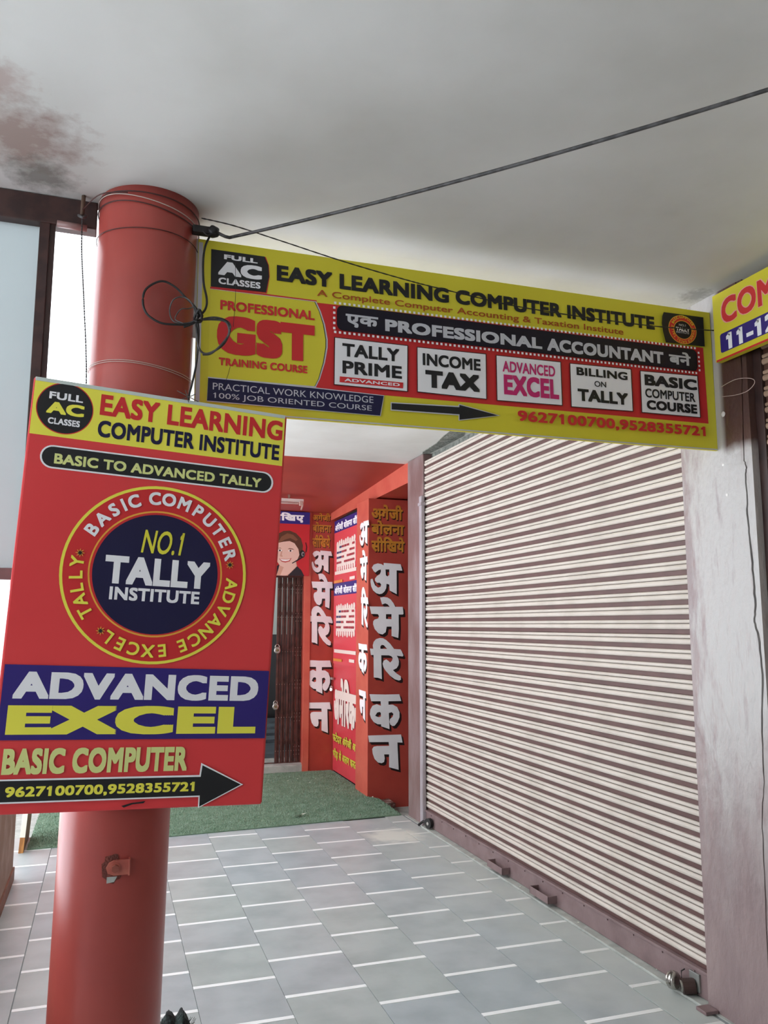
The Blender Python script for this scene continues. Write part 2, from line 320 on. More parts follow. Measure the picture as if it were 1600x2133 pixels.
# ---------------- materials ----------------
def ceiling_mat():
    m = mat('ceiling_plaster', (221, 220, 216), 0.8, (204, 202, 196), 1.7, 0.4, 0.7, bump=0.25, bscale=9)
    nt = m.node_tree; b = nt.nodes['Principled BSDF']; src = b.inputs['Base Color'].links[0].from_socket
    geo = nt.nodes.new('ShaderNodeNewGeometry')
    def stain(src, c, r, col, nsc, amt):
        d = nt.nodes.new('ShaderNodeVectorMath'); d.operation = 'DISTANCE'; d.inputs[1].default_value = c
        nt.links.new(geo.outputs['Position'], d.inputs[0])
        n = nt.nodes.new('ShaderNodeTexNoise'); n.inputs['Scale'].default_value = nsc; n.inputs['Detail'].default_value = 8; n.inputs['Roughness'].default_value = 0.65
        nt.links.new(geo.outputs['Position'], n.inputs['Vector'])
        f = nt.nodes.new('ShaderNodeMath'); f.operation = 'MULTIPLY_ADD'; f.inputs[1].default_value = r*1.6; f.inputs[2].default_value = -r*0.8
        nt.links.new(n.outputs[0], f.inputs[0])
        s = nt.nodes.new('ShaderNodeMath'); s.operation = 'ADD'; nt.links.new(d.outputs['Value'], s.inputs[0]); nt.links.new(f.outputs[0], s.inputs[1])
        mr = nt.nodes.new('ShaderNodeMapRange'); mr.inputs[1].default_value = r; mr.inputs[2].default_value = r*0.3; mr.inputs[3].default_value = 0; mr.inputs[4].default_value = amt
        nt.links.new(s.outputs[0], mr.inputs[0])
        mx = nt.nodes.new('ShaderNodeMix'); mx.data_type = 'RGBA'; mx.inputs[7].default_value = rgba(col)
        nt.links.new(mr.outputs[0], mx.inputs[0]); nt.links.new(src, mx.inputs[6]); return mx.outputs[2]
    s = stain(src, (-0.30, 2.35, 2.87), 0.22, (150, 122, 112), 16, 0.8)
    s = stain(s, (-0.26, 2.55, 2.87), 0.12, (96, 92, 84), 22, 0.7)
    s = stain(s, (-0.33, 2.1, 2.87), 0.10, (170, 140, 132), 30, 0.6)
    s = stain(s, (2.28, 2.65, 2.87), 0.09, (110, 104, 92), 45, 0.5)
    nt.links.new(s, b.inputs['Base Color']); return m
M_CEIL = ceiling_mat()
M_COL = mat('column_paint', (170, 74, 66), 0.32, (156, 66, 60), 3, 0.35, 0.7, bump=0.06, bscale=25, spec=0.5)
M_RED = mat('red_wall_paint', (180, 70, 58), 0.32, (164, 58, 50), 4, 0.4, 0.7, bump=0.08, bscale=30)
M_ORANGE = mat('orange_and_lit_red_paint', (204, 98, 80), 0.42, (192, 82, 68), 5, 0.4, 0.7, bump=0.1, bscale=30)
M_REDCEIL = mat('red_ceiling_paint', (164, 62, 50), 0.5, (150, 52, 44), 2, 0.4, 0.7)
M_STEEL = mat('brown_grey_steel', (134, 112, 112), 0.45, (116, 94, 94), 9, 0.4, 0.7, bump=0.08, bscale=70)
M_DKBROWN = mat('dark_brown_steel', (64, 42, 38), 0.5, (48, 32, 30), 12, 0.4, 0.7)
M_BLACK = mat('painted_dark_void', (14, 12, 12), 0.9)  # flat black standing in for darkness in unlit gaps and recesses
M_RUBBER = mat('black_rubber', (28, 26, 26), 0.5)
M_CABLE = mat('grey_cable', (86, 84, 84), 0.5, (58, 56, 56), 40, 0.4, 0.6)
M_CHROME = mat('worn_steel', (190, 186, 180), 0.25, metal=0.9)
M_GATE = mat('gate_brown', (92, 56, 50), 0.42, (66, 40, 36), 14, 0.4, 0.65)
M_CEMENT = mat('cement', (178, 180, 174), 0.9, (160, 162, 156), 12, 0.4, 0.6, bump=0.5, bscale=50)
M_PARAPET = mat('parapet_plaster', (150, 118, 104), 0.75, (176, 150, 138), 6, 0.45, 0.7, bump=0.3, bscale=22)
M_WOOD = mat('plank_wood', (190, 130, 70), 0.6, (160, 104, 54), 10, 0.4, 0.6, stretch=(8, 8, 1))
M_SLAT = mat('shutter_cream', (206, 195, 185), 0.5, (190, 179, 168), 5, 0.45, 0.75, bump=0.05, bscale=90)
M_GROOVE = mat('shutter_brown', (96, 66, 62), 0.55, (84, 57, 54), 8, 0.4, 0.7)
M_SLAT2 = mat('shutter_tan', (176, 146, 124), 0.45, (146, 118, 98), 5, 0.45, 0.75)

def tile_mat():
    m = mat('floor_tile', (178, 186, 187), 0.38, (160, 169, 170), 5, 0.4, 0.7, bump=0.04, bscale=40)
    nt = m.node_tree; b = nt.nodes['Principled BSDF']; src = b.inputs['Base Color'].links[0].from_socket
    oi = nt.nodes.new('ShaderNodeObjectInfo'); cr = nt.nodes.new('ShaderNodeValToRGB')
    cr.color_ramp.elements[0].color = rgba((240, 243, 247)); cr.color_ramp.elements[1].color = rgba((246, 248, 244)); cr.color_ramp.elements.new(0.5).color = rgba((250, 248, 250))
    nt.links.new(oi.outputs['Random'], cr.inputs[0])
    mu = nt.nodes.new('ShaderNodeMix'); mu.data_type = 'RGBA'; mu.blend_type = 'MULTIPLY'; mu.inputs[0].default_value = 1
    nt.links.new(src, mu.inputs[6]); nt.links.new(cr.outputs[0], mu.inputs[7]); src = mu.outputs[2]
    b2 = dust(nt, src, (190, 195, 190)); nt.links.new(b2, b.inputs['Base Color']); return m
def dust(nt, src, col):
    # trodden dust along the shutter line and one spill of dried cement
    geo = nt.nodes.new('ShaderNodeNewGeometry'); sp = nt.nodes.new('ShaderNodeSeparateXYZ'); nt.links.new(geo.outputs['Position'], sp.inputs[0])
    n = nt.nodes.new('ShaderNodeTexNoise'); n.inputs['Scale'].default_value = 4; n.inputs['Detail'].default_value = 6; nt.links.new(geo.outputs['Position'], n.inputs['Vector'])
    a = nt.nodes.new('ShaderNodeMath'); a.operation = 'MULTIPLY_ADD'; a.inputs[1].default_value = 0.8; nt.links.new(n.outputs[0], a.inputs[0]); nt.links.new(sp.outputs['X'], a.inputs[2])
    mr = nt.nodes.new('ShaderNodeMapRange'); mr.inputs[1].default_value = 2.2; mr.inputs[2].default_value = 2.75; mr.inputs[4].default_value = 0.8; nt.links.new(a.outputs[0], mr.inputs[0])
    mx = nt.nodes.new('ShaderNodeMix'); mx.data_type = 'RGBA'; mx.inputs[7].default_value = rgba(col)
    nt.links.new(mr.outputs[0], mx.inputs[0]); nt.links.new(src, mx.inputs[6])
    d = nt.nodes.new('ShaderNodeVectorMath'); d.operation = 'DISTANCE'; d.inputs[1].default_value = (2.03, 5.75, 0); nt.links.new(geo.outputs['Position'], d.inputs[0])
    n2 = nt.nodes.new('ShaderNodeTexNoise'); n2.inputs['Scale'].default_value = 14; nt.links.new(geo.outputs['Position'], n2.inputs['Vector'])
    s = nt.nodes.new('ShaderNodeMath'); s.operation = 'MULTIPLY_ADD'; s.inputs[1].default_value = 0.22; nt.links.new(n2.outputs[0], s.inputs[0]); nt.links.new(d.outputs['Value'], s.inputs[2])
    m2 = nt.nodes.new('ShaderNodeMapRange'); m2.inputs[1].default_value = 0.36; m2.inputs[2].default_value = 0.22; m2.inputs[4].default_value = 0.85; nt.links.new(s.outputs[0], m2.inputs[0])
    my = nt.nodes.new('ShaderNodeMix'); my.data_type = 'RGBA'; my.inputs[7].default_value = rgba((226, 226, 216))
    nt.links.new(m2.outputs[0], my.inputs[0]); nt.links.new(mx.outputs[2], my.inputs[6]); return my.outputs[2]
M_TILE = tile_mat()
def strip_mat():
    m = mat('inlay_white', (246, 248, 248), 0.4, (238, 240, 240), 12, 0.4, 0.7)
    nt = m.node_tree; b = nt.nodes['Principled BSDF']; src = b.inputs['Base Color'].links[0].from_socket
    nt.links.new(dust(nt, src, (216, 218, 212)), b.inputs['Base Color']); return m
M_STRIP = strip_mat()

def pillar_mat():
    # mauve brown oil paint, a patch of brown paint and painted-in shade high up and a wide smear of whitewash in the middle heights
    m = mat('pillar_plaster', (138, 118, 118), 0.36, (152, 132, 130), 7, 0.4, 0.7, bump=0.7, bscale=30, stretch=(1, 1, 0.5))
    nt = m.node_tree; b = nt.nodes['Principled BSDF']; src = b.inputs['Base Color'].links[0].from_socket
    geo = nt.nodes.new('ShaderNodeNewGeometry'); sp = nt.nodes.new('ShaderNodeSeparateXYZ'); nt.links.new(geo.outputs['Position'], sp.inputs[0])
    mp = nt.nodes.new('ShaderNodeMapping'); mp.inputs['Scale'].default_value = (1, 1, 0.35); nt.links.new(geo.outputs['Position'], mp.inputs['Vector'])
    n = nt.nodes.new('ShaderNodeTexNoise'); n.inputs['Scale'].default_value = 9; n.inputs['Detail'].default_value = 7; nt.links.new(mp.outputs[0], n.inputs['Vector'])
    def band(lo0, lo1, hi0, hi1, k, off=0.0):
        z = nt.nodes.new('ShaderNodeMath'); z.operation = 'MULTIPLY_ADD'; z.inputs[1].default_value = k; nt.links.new(n.outputs[0], z.inputs[0]); nt.links.new(sp.outputs['Z'], z.inputs[2])
        a = nt.nodes.new('ShaderNodeMapRange'); a.interpolation_type = 'SMOOTHSTEP'; a.inputs[1].default_value = lo0; a.inputs[2].default_value = lo1; nt.links.new(z.outputs[0], a.inputs[0])
        c = nt.nodes.new('ShaderNodeMapRange'); c.interpolation_type = 'SMOOTHSTEP'; c.inputs[1].default_value = hi1; c.inputs[2].default_value = hi0; nt.links.new(z.outputs[0], c.inputs[0])
        p = nt.nodes.new('ShaderNodeMath'); p.operation = 'MULTIPLY'; nt.links.new(a.outputs[0], p.inputs[0]); nt.links.new(c.outputs[0], p.inputs[1]); return p.outputs[0]
    mx = nt.nodes.new('ShaderNodeMix'); mx.data_type = 'RGBA'; mx.inputs[7].default_value = rgba((180, 175, 172))
    mp2 = nt.nodes.new('ShaderNodeMapping'); mp2.inputs['Scale'].default_value = (1, 1, 0.22); nt.links.new(geo.outputs['Position'], mp2.inputs['Vector'])
    n3 = nt.nodes.new('ShaderNodeTexNoise'); n3.inputs['Scale'].default_value = 22; n3.inputs['Detail'].default_value = 9; n3.inputs['Roughness'].default_value = 0.62; nt.links.new(mp2.outputs[0], n3.inputs['Vector'])
    # the corner towards the big shutter took less whitewash
    ye = nt.nodes.new('ShaderNodeMapRange'); ye.inputs[1].default_value = 2.70; ye.inputs[2].default_value = 2.86; ye.inputs[3].default_value = 0.10; ye.inputs[4].default_value = -0.16; nt.links.new(sp.outputs['Y'], ye.inputs[0])
    ad = nt.nodes.new('ShaderNodeMath'); ad.operation = 'ADD'; nt.links.new(n3.outputs[0], ad.inputs[0]); nt.links.new(ye.outputs[0], ad.inputs[1])
    m3 = nt.nodes.new('ShaderNodeMapRange'); m3.inputs[1].default_value = 0.33; m3.inputs[2].default_value = 0.56; m3.inputs[3].default_value = 0.12; m3.inputs[4].default_value = 0.95; nt.links.new(ad.outputs[0], m3.inputs[0])
    pm = nt.nodes.new('ShaderNodeMath'); pm.operation = 'MULTIPLY'; nt.links.new(m3.outputs[0], pm.inputs[0]); nt.links.new(band(0.75, 1.75, 3.6, 3.7, 0.9), pm.inputs[1])
    nt.links.new(pm.outputs[0], mx.inputs[0]); nt.links.new(src, mx.inputs[6])
    # brown paint with shade painted in: z above 2.2, toward the near edge
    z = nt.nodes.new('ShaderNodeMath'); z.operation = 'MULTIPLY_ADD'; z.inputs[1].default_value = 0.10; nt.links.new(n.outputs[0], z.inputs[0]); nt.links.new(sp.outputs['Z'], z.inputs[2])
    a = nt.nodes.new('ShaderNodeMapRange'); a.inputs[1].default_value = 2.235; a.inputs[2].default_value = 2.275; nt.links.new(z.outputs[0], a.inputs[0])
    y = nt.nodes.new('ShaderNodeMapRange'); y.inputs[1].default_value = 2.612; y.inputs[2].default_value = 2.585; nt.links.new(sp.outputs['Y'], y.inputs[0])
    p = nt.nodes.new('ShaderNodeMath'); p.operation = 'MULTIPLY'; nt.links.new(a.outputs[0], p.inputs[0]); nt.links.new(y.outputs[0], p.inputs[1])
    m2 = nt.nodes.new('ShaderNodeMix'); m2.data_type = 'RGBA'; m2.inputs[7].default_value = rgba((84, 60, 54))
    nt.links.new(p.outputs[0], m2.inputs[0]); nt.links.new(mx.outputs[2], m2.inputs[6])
    nt.links.new(m2.outputs[2], b.inputs['Base Color']); return m
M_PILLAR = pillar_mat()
M_JAMB = mat('jamb_paint', (124, 98, 96), 0.35, (150, 130, 130), 6, 0.42, 0.75, bump=0.3, bscale=40, stretch=(1, 1, 0.4))
M_RAIL = mat('rail_paint', (176, 168, 174), 0.35, (150, 136, 140), 9, 0.4, 0.7, bump=0.15, bscale=40, stretch=(1, 1, 0.3))

# ---------------- setting ----------------
X0 = 2.35
floor = struct(box('floor', (-0.9, -2.0, -0.14), (2.32, 6.34, -0.0045), mat('floor_joint', (140, 146, 146), 0.8)))
struct(box('floor', (-3.4, 6.34, -0.14), (2.30, 8.5, -0.004), M_CEMENT))
struct(box('floor', (2.32, -2.0, -0.14), (2.75, 6.32, 0.0), M_CEMENT))
struct(box('floor', (2.302, 6.322, -0.2), (2.9, 8.5, -0.10), M_CEMENT))
struct(box('floor', (-80, -60, -0.45), (80, 90, -0.20), mat('outdoor_ground', (196, 200, 205), 0.9, (182, 187, 192), 0.6, 0.4, 0.7)))
struct(box('wall_light_block', (-3.6, -1.75, -0.2), (2.75, -1.6, 3.02), mat('light_block_plaster', (150, 146, 140), 0.8, (136, 130, 124), 3, 0.4, 0.7)))  # unseen wall added behind the camera to cut frontal light
# tiles and white inlay strips, laid in staggered columns (nearest ones singly)
PX, PY, SW = 0.3475, 0.3765, 0.027
def slab(name, w_, d_, h, m, bev):
    bm = bmesh.new(); add_box(bm, (0, 0, -h), (w_, d_, 0), bev); return bm_obj(name, bm, m)
tile0 = slab('tile', PX-0.0022, PY-SW-0.0022, 0.006, M_TILE, 0.0008); strip0 = slab('inlay_strip', PX-0.0022, SW-0.0012, 0.0055, M_STRIP, 0.0006)
te0 = slab('tile', 0.148, PY-SW-0.0022, 0.006, M_TILE, 0.0008); se0 = slab('inlay_strip', 0.148, SW-0.0012, 0.0055, M_STRIP, 0.0006)
offs = [(-0.635, 3.52), (-0.2855, 3.703), (0.062, 3.475), (0.4095, 3.683), (0.757, 3.48), (1.1045, 3.683), (1.452, 3.465), (1.7995, 3.66), (2.150, 3.495)]
used = set()
def place(o0, x, y, k):
    if k in used: o = o0.copy(); C.objects.link(o)
    else: o = o0; used.add(k)
    o.parent = floor; o.location = (x+0.0011, y, 0); return o
for ci, (x, y0) in enumerate(offs):
    edge = ci == 8
    for j in range(-8, 8):
        y = y0+j*PY
        if y+PY > 6.62 or y < 0.9: continue
        d = 0
        place(se0 if edge else strip0, x, y-0.0125, 's'+str(edge)); 
        place(te0 if edge else tile0, x, y-0.0125+SW, 't'+str(edge))
fill2 = slab('tile', 2.30+0.635, 2.9, 0.006, M_TILE, 0.0008); fill2.parent = floor; fill2.location = (-0.635, -2.0, -0.0012)
struct(box('trim_1', (2.302, 2.84, -0.004), (2.40, 5.93, 0.010), M_CEMENT, bev=0.003))

ceil = struct(box('ceiling', (-0.09, 2.715, 2.87), (2.9, 6.42, 3.02), M_CEIL))
struct(box('ceiling', (-3.6, -1.6, 2.8701), (2.9, 2.715, 3.02), M_CEIL))
struct(box('ceiling', (-0.09, 6.42, 3.03), (3.6, 13.2, 3.2), M_CEMENT))
struct(box('ceiling', (2.9, -0.6, 2.87), (6.0, 6.42, 3.02), M_CEMENT))  # unseen roof slab added to keep the sun out from the right
v = [(-0.09, 6.42, 2.87), (2.9, 6.42, 2.87), (2.9, 8.5, 2.695), (-0.09, 8.5, 2.695), (-0.09, 6.42, 3.0), (2.9, 6.42, 3.0), (2.9, 8.5, 3.0), (-0.09, 8.5, 3.0)]
F6 = [(0, 1, 2, 3), (7, 6, 5, 4), (0, 4, 5, 1), (1, 5, 6, 2), (2, 6, 7, 3), (3, 7, 4, 0)]
struct(mk('ceiling', v, F6, M_REDCEIL))
# broken cement patch where the ceiling meets the shutter head
bm = bmesh.new()
pts = [(2.36, 6.2), (2.36, 5.98), (2.33, 5.9), (2.31, 5.6), (2.27, 5.35), (2.24, 5.0), (2.27, 4.8), (2.31, 4.72), (2.33, 4.95), (2.36, 5.2), (2.40, 5.3), (2.40, 6.2)]
def rnd(a): return random.uniform(-a, a)
vs = [bm.verts.new((x+rnd(0.01), y+rnd(0.02), 2.866+rnd(0.002))) for x, y in pts]
f = bm.faces.new(vs); e = bmesh.ops.extrude_face_region(bm, geom=[f])
for q in e['geom']:
    if isinstance(q, bmesh.types.BMVert): q.co.z += 0.01
M_PATCH = mat('ceiling_cement', (138, 140, 132), 0.9, (104, 106, 100), 26, 0.4, 0.6, bump=0.9, bscale=60)
tag(bm_obj('cement_patch', bm, M_PATCH), 'grey broken cement patch on the ceiling above the far end of the large shutter', 'cement patch')

# right wall: pillar between the two shutters, split by a crack
cr = [(2.535, 0.0), (2.53, 0.35), (2.522, 0.6), (2.518, 0.8), (2.498, 0.924), (2.489, 1.151), (2.470, 1.319), (2.481, 1.470), (2.497, 1.515), (2.487, 1.578), (2.488, 1.688), (2.492, 1.818), (2.499, 1.912), (2.496, 2.006), (2.498, 2.082), (2.488, 2.109), (2.498, 2.139), (2.491, 2.35), (2.483, 2.524), (2.486, 2.87)]
fine = []
for i in range(len(cr)-1):
    for k in range(5):
        t = k/5; fine.append((cr[i][0]*(1-t)+cr[i+1][0]*t+rnd(0.0022), cr[i][1]*(1-t)+cr[i+1][1]*t))
fine.append(cr[-1])
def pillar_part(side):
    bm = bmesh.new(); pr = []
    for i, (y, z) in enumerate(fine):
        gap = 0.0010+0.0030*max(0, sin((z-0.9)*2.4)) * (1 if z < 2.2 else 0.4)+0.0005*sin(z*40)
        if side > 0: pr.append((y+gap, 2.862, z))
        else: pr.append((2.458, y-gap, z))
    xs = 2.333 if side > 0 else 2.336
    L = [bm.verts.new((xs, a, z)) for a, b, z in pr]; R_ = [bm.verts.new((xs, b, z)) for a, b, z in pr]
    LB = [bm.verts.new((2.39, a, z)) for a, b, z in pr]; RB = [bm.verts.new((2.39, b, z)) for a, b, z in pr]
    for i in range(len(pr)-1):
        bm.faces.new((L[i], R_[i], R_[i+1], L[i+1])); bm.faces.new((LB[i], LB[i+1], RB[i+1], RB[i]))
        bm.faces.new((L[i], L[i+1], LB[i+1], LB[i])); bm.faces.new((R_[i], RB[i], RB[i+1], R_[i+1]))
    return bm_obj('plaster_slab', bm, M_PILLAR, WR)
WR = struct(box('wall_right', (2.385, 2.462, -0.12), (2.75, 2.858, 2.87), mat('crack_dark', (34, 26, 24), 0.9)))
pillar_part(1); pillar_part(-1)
# far jamb of the big shutter and the wall above the shutter opening
struct(box('wall_right', (2.345, 5.955, -0.12), (2.75, 6.315, 2.868), M_JAMB, bev=0.012))
struct(box('wall_right', (2.42, 2.86, 2.62), (2.75, 5.95, 2.87), M_PATCH))
struct(box('wall_right', (2.62, 2.86, -0.1), (2.75, 5.95, 2.7), M_BLACK))
struct(box('wall_right', (2.42, -2.0, 2.62), (2.75, 2.46, 2.87), M_DKBROWN))
struct(box('wall_right', (2.345, -2.0, -0.1), (2.75, 0.55, 2.868), M_PILLAR))
# black sheet standing in for the unlit gap between jamb and painted pillar
struct(box('wall_right', (2.76, 6.3, -0.2), (2.9, 8.6, 3.0), M_BLACK))
# lintel beam over the side doorway (runs a little askew)
bx = [(2.376, 6.32, 2.70), (2.248, 8.45, 2.62), (2.7, 8.45, 2.62), (2.7, 6.32, 2.70), (2.376, 6.32, 2.90), (2.248, 8.45, 2.90), (2.7, 8.45, 2.90), (2.7, 6.32, 2.90)]
bx = [(2.372, 6.318, 2.700), (2.252, 8.45, 2.622), (2.7, 8.45, 2.622), (2.7, 6.318, 2.700), (2.372, 6.318, 2.92), (2.252, 8.45, 2.92), (2.7, 8.45, 2.92), (2.7, 6.318, 2.92)]
struct(mk('trim_2', bx, F6, [M_ORANGE, M_RED], mi=[1, 0, 0, 0, 0, 0]))
WP = struct(box('wall_right', (2.235, 7.05, -0.14), (2.625, 7.42, 2.66), [M_RED][0], bev=0.006))
for p in WP.data.polygons: pass
WP.data.materials.append(M_ORANGE)
for p in WP.data.polygons:
    if p.normal.x < -0.9: p.material_index = 1  # left face lighter, standing in for the light that falls on it
struct(box('wall_right', (2.31, 7.42, -0.14), (2.7, 8.45, 2.64), M_BLACK))  # black backing paints the shade in the recess above the panel
# back wall: painted pier, wall left of the gate, wall over the gate
WB = struct(box('wall_back', (1.985, 8.45, -0.14), (2.7, 8.9, 2.71), M_RED, bev=0.006))
struct(box('trim_3', (1.966, 8.438, 0.0), (2.036, 8.46, 2.70), M_ORANGE, bev=0.004))
struct(box('wall_back', (-0.9, 8.55, -0.14), (1.02, 8.9, 2.71), M_RED))
struct(box('wall_back', (1.02, 8.55, 2.02), (1.985, 8.9, 2.71), M_DKBROWN))
# doorstep of the gate
step = struct(box('trim_4', (0.9, 8.44, -0.004), (2.028, 8.95, 0.075), M_CEMENT, bev=0.006))
# interior behind the gate
M_INT = mat('interior_pale', (176, 186, 182), 0.7)
struct(box('floor', (0.2, 8.95, -0.1), (3.4, 12.0, 0.06), mat('interior_floor', (86, 96, 104), 0.3, (66, 74, 80), 6, 0.4, 0.6)))
struct(box('wall_back', (0.2, 12.0, 0.0), (3.4, 12.15, 1.36), mat('interior_dado', (26, 24, 26), 0.4)))
struct(box('wall_back', (0.2, 12.0, 1.36), (3.4, 12.15, 3.03), M_INT))
struct(box('wall_left', (0.05, 8.9, 0.0), (0.2, 12.15, 3.03), M_INT))
struct(box('wall_right', (3.4, 8.9, 0.0), (3.55, 12.15, 3.03), M_INT))
st = thing('interior_steps', 'dark grey stone steps inside behind the folding gate', 'steps', (2.2, 11.0, 0.06))
for i in range(4):
    box('step', (1.9, 10.2+i*0.34, 0.06), (3.3, 10.2+(i+1)*0.34+0.02, 0.10+i*0.035), mat('step_stone', (92, 104, 112), 0.35, (70, 80, 86), 8, 0.4, 0.6), st, bev=0.006)
# unseen fill light added to brighten the room behind the gate
il = bpy.data.lights.new('interior_fill', 'AREA'); il.energy = 22; il.size = 0.6
ilo = bpy.data.objects.new('interior_fill', il); C.objects.link(ilo); ilo.location = (2.2, 10.6, 2.98)
tag(ilo, 'added unseen fill light inside the room behind the folding gate', 'lamp')

# parapet on the open left side
struct(box('wall_left', (-3.6, -1.6, -0.2), (-3.45, 2.66, 0.75), M_PARAPET, bev=0.01))  # low wall added out of view to cut ground bounce onto the ceiling
struct(box('wall_left', (-0.62, 2.3, -0.14), (-0.462, 5.5, 0.55), M_PARAPET, bev=0.012))
struct(box('baseboard_left', (-0.465, 2.3, -0.002), (-0.452, 5.5, 0.075), mat('base_red_brown', (140, 92, 74), 0.6, (120, 78, 62), 12, 0.4, 0.6), bev=0.003))

# ---------------- rolling shutters ----------------
def slat_proto(m0, m1, ylen, pitch=0.0640):
    # profile from the bottom up: flat recessed band, wide roll, thin seam, narrow roll
    pr = [(0.0, 0.000), (0.001, 0.002), (0.001, 0.0205), (0.0035, 0.0215)]
    for k in range(7):
        a = pi*k/6; pr.append((0.0045+0.0085*sin(a), 0.0215+0.0120-0.0120*cos(a)))
    pr += [(0.001, 0.0458), (0.001, 0.0476)]
    for k in range(6):
        a = pi*k/5; pr.append((0.0035+0.0065*sin(a), 0.0474+0.0080-0.0080*cos(a)))
    pr.append((0.0, 0.0640)); n = len(pr); vs = []; nseg = 1
    for y in (0.0, ylen):
        for d, z in pr: vs.append((-d, y, z))
    fs = [(i, i+1, n+i+1, n+i) for i in range(n-1)]; mi = [2 if i in (10, 11, 12) else (1 if i <= 2 else 0) for i in range(n-1)]
    o = mk('slat', vs, fs, [m0, m1, M_DKBROWN], None, mi=mi); return o
def shutter(label, y0, y1, z0, nsl, m0, m1, x):
    t = thing('rolling_shutter', label, 'shutter', (x, (y0+y1)/2, 0))
    p0 = slat_proto(m0, m1, y1-y0)
    for k in range(nsl):
        o = p0 if k == 0 else p0.copy()
        if k: C.objects.link(o)
        o.parent = t; o.location = (rnd(0.0008), -(y1-y0)/2, z0+k*0.0640+rnd(0.0005)); o.rotation_euler = (rnd(0.0004), 0, 0)
    return t
S1 = shutter('large cream and brown steel rolling shutter, closed, facing the tiled walkway', 2.866, 5.945, 0.118, 42, M_SLAT, M_GROOVE, 2.365)
# rounded slat ends are hidden in the guides; bottom rail with rivets
box('bottom_rail', (2.345, 2.866, 0.012), (2.372, 5.945, 0.117), M_STEEL, S1, bev=0.003)
box('rail_lip', (2.338, 2.866, 0.108), (2.362, 5.945, 0.1205), M_STEEL, S1, bev=0.002)
ry = 2.95
while ry < 5.9:
    disc_cyl('rivet', (2.3425, ry, 0.100), (1, 0, 0), 0.0042, 0.006, M_STEEL, S1, n=8, r2=0.0030); ry += 0.205
for yh in (4.67, 4.135):
    bm = bmesh.new(); a, b = yh-0.1, yh+0.1
    add_box(bm, (2.290, a, 0.030), (2.294, b, 0.068), 0.001); add_box(bm, (2.290, a, 0.030), (2.346, a+0.004, 0.068), 0.001); add_box(bm, (2.290, b-0.004, 0.030), (2.346, b, 0.068), 0.001)
    add_box(bm, (2.292, a+0.002, 0.030), (2.346, b-0.002, 0.033), 0.0)
    bm_obj('pull_handle', bm, M_STEEL, S1)
box('lock_hasp', (2.336, 2.915, 0.028), (2.346, 2.975, 0.098), mat('galvanised', (150, 150, 146), 0.4, metal=0.5), S1, bev=0.002)
box('guide_rail', (2.318, 5.93, 0.0), (2.350, 5.985, 2.52), M_RAIL, S1, bev=0.008)
box('rail_clip', (2.310, 5.915, 2.44), (2.350, 5.985, 2.465), M_RAIL, S1, bev=0.003)
S2 = shutter('brown rolling shutter at the right edge of the picture, beyond the cracked pillar', 0.56, 2.425, 0.118, 39, M_SLAT2, mat('shutter_dark_brown', (92, 62, 50), 0.55), 2.385)
box('bottom_rail', (2.365, 0.56, 0.012), (2.392, 2.425, 0.117), M_STEEL, S2, bev=0.003)
box('guide_rail', (2.368, 2.418, 0.0), (2.386, 2.460, 2.62), M_DKBROWN, S2, bev=0.004)
# round latch at the far end of the shutter and the padlock at the near end
def padlock(label, c, r, ax=(0, 1, 0), m=None, tilt=0.0, open_=0):
    m = m or M_CHROME; t = thing('padlock', label, 'padlock', c)
    bm = bmesh.new(); bmesh.ops.create_uvsphere(bm, u_segments=20, v_segments=12, radius=1)
    for v in bm.verts: v.co.x *= r; v.co.z *= r*1.05; v.co.y = max(-0.42, min(0.42, v.co.y))*r*1.1
    q = Vector((0, 1, 0)).rotation_difference(Vector(ax)).to_matrix().to_4x4()
    T = Matrix.Translation(c) @ q @ Matrix.Rotation(tilt, 4, 'Y'); bm.transform(T)
    bm_obj('lock_body', bm, m, t, smooth=True)
    pts = [T @ Vector((r*0.62*cos(a), 0, r*0.95+r*0.75*sin(a)+0)) for a in [pi*k/10 for k in range(11)]]
    pts = [T @ Vector((r*0.62, 0, r*0.5))]+pts+[T @ Vector((-r*0.62, 0, r*0.5))]
    tube('shackle', pts, r*0.16, m, t, n=8)
    disc_cyl('keyhole_plate', T @ Vector((0, -r*0.47, 0)), q @ Vector((0, 1, 0)), r*0.35, r*0.06, mat('brass_plate', (150, 130, 90), 0.3, metal=0.8), t)
    return t
t = thing('shutter_latch', 'black round lock body at the far bottom corner of the large shutter', 'lock', (2.32, 5.80, 0.045))
disc_cyl('lock_ring', (2.318, 5.80, 0.052), (1, 0.3, 0), 0.036, 0.028, M_RUBBER, t); disc_cyl('lock_core', (2.308, 5.795, 0.052), (1, 0.3, 0), 0.012, 0.012, M_CHROME, t)
tube('bolt', [(2.325, 5.79, 0.05), (2.31, 5.90, 0.045), (2.29, 5.94, 0.012)], 0.010, M_RUBBER, t)
padlock('round steel padlock hanging on the near bottom corner of the large shutter', (2.292, 3.02, 0.045), 0.036, (0.5, -1, 0), tilt=1.1)
t = thing('lock_barrel', 'dark brown lock barrel beside the steel padlock at the shutter bottom', 'lock', (2.32, 2.955, 0.045))
disc_cyl('barrel', (2.318, 2.958, 0.042), (1, -0.5, 0.1), 0.030, 0.05, M_DKBROWN, t); disc_cyl('barrel_cap', (2.294, 2.972, 0.040), (1, -0.5, 0.1), 0.022, 0.008, M_CHROME, t)
tube('pin', [(2.335, 3.0, 0.09), (2.318, 3.0, 0.085), (2.318, 3.0, 0.05)], 0.003, M_RUBBER, t)
tag(box('metal_wedge', (2.27, 2.80, 0.0), (2.33, 2.86, 0.014), M_STEEL, bev=0.004), 'small steel floor plate at the foot of the cracked pillar', 'plate')

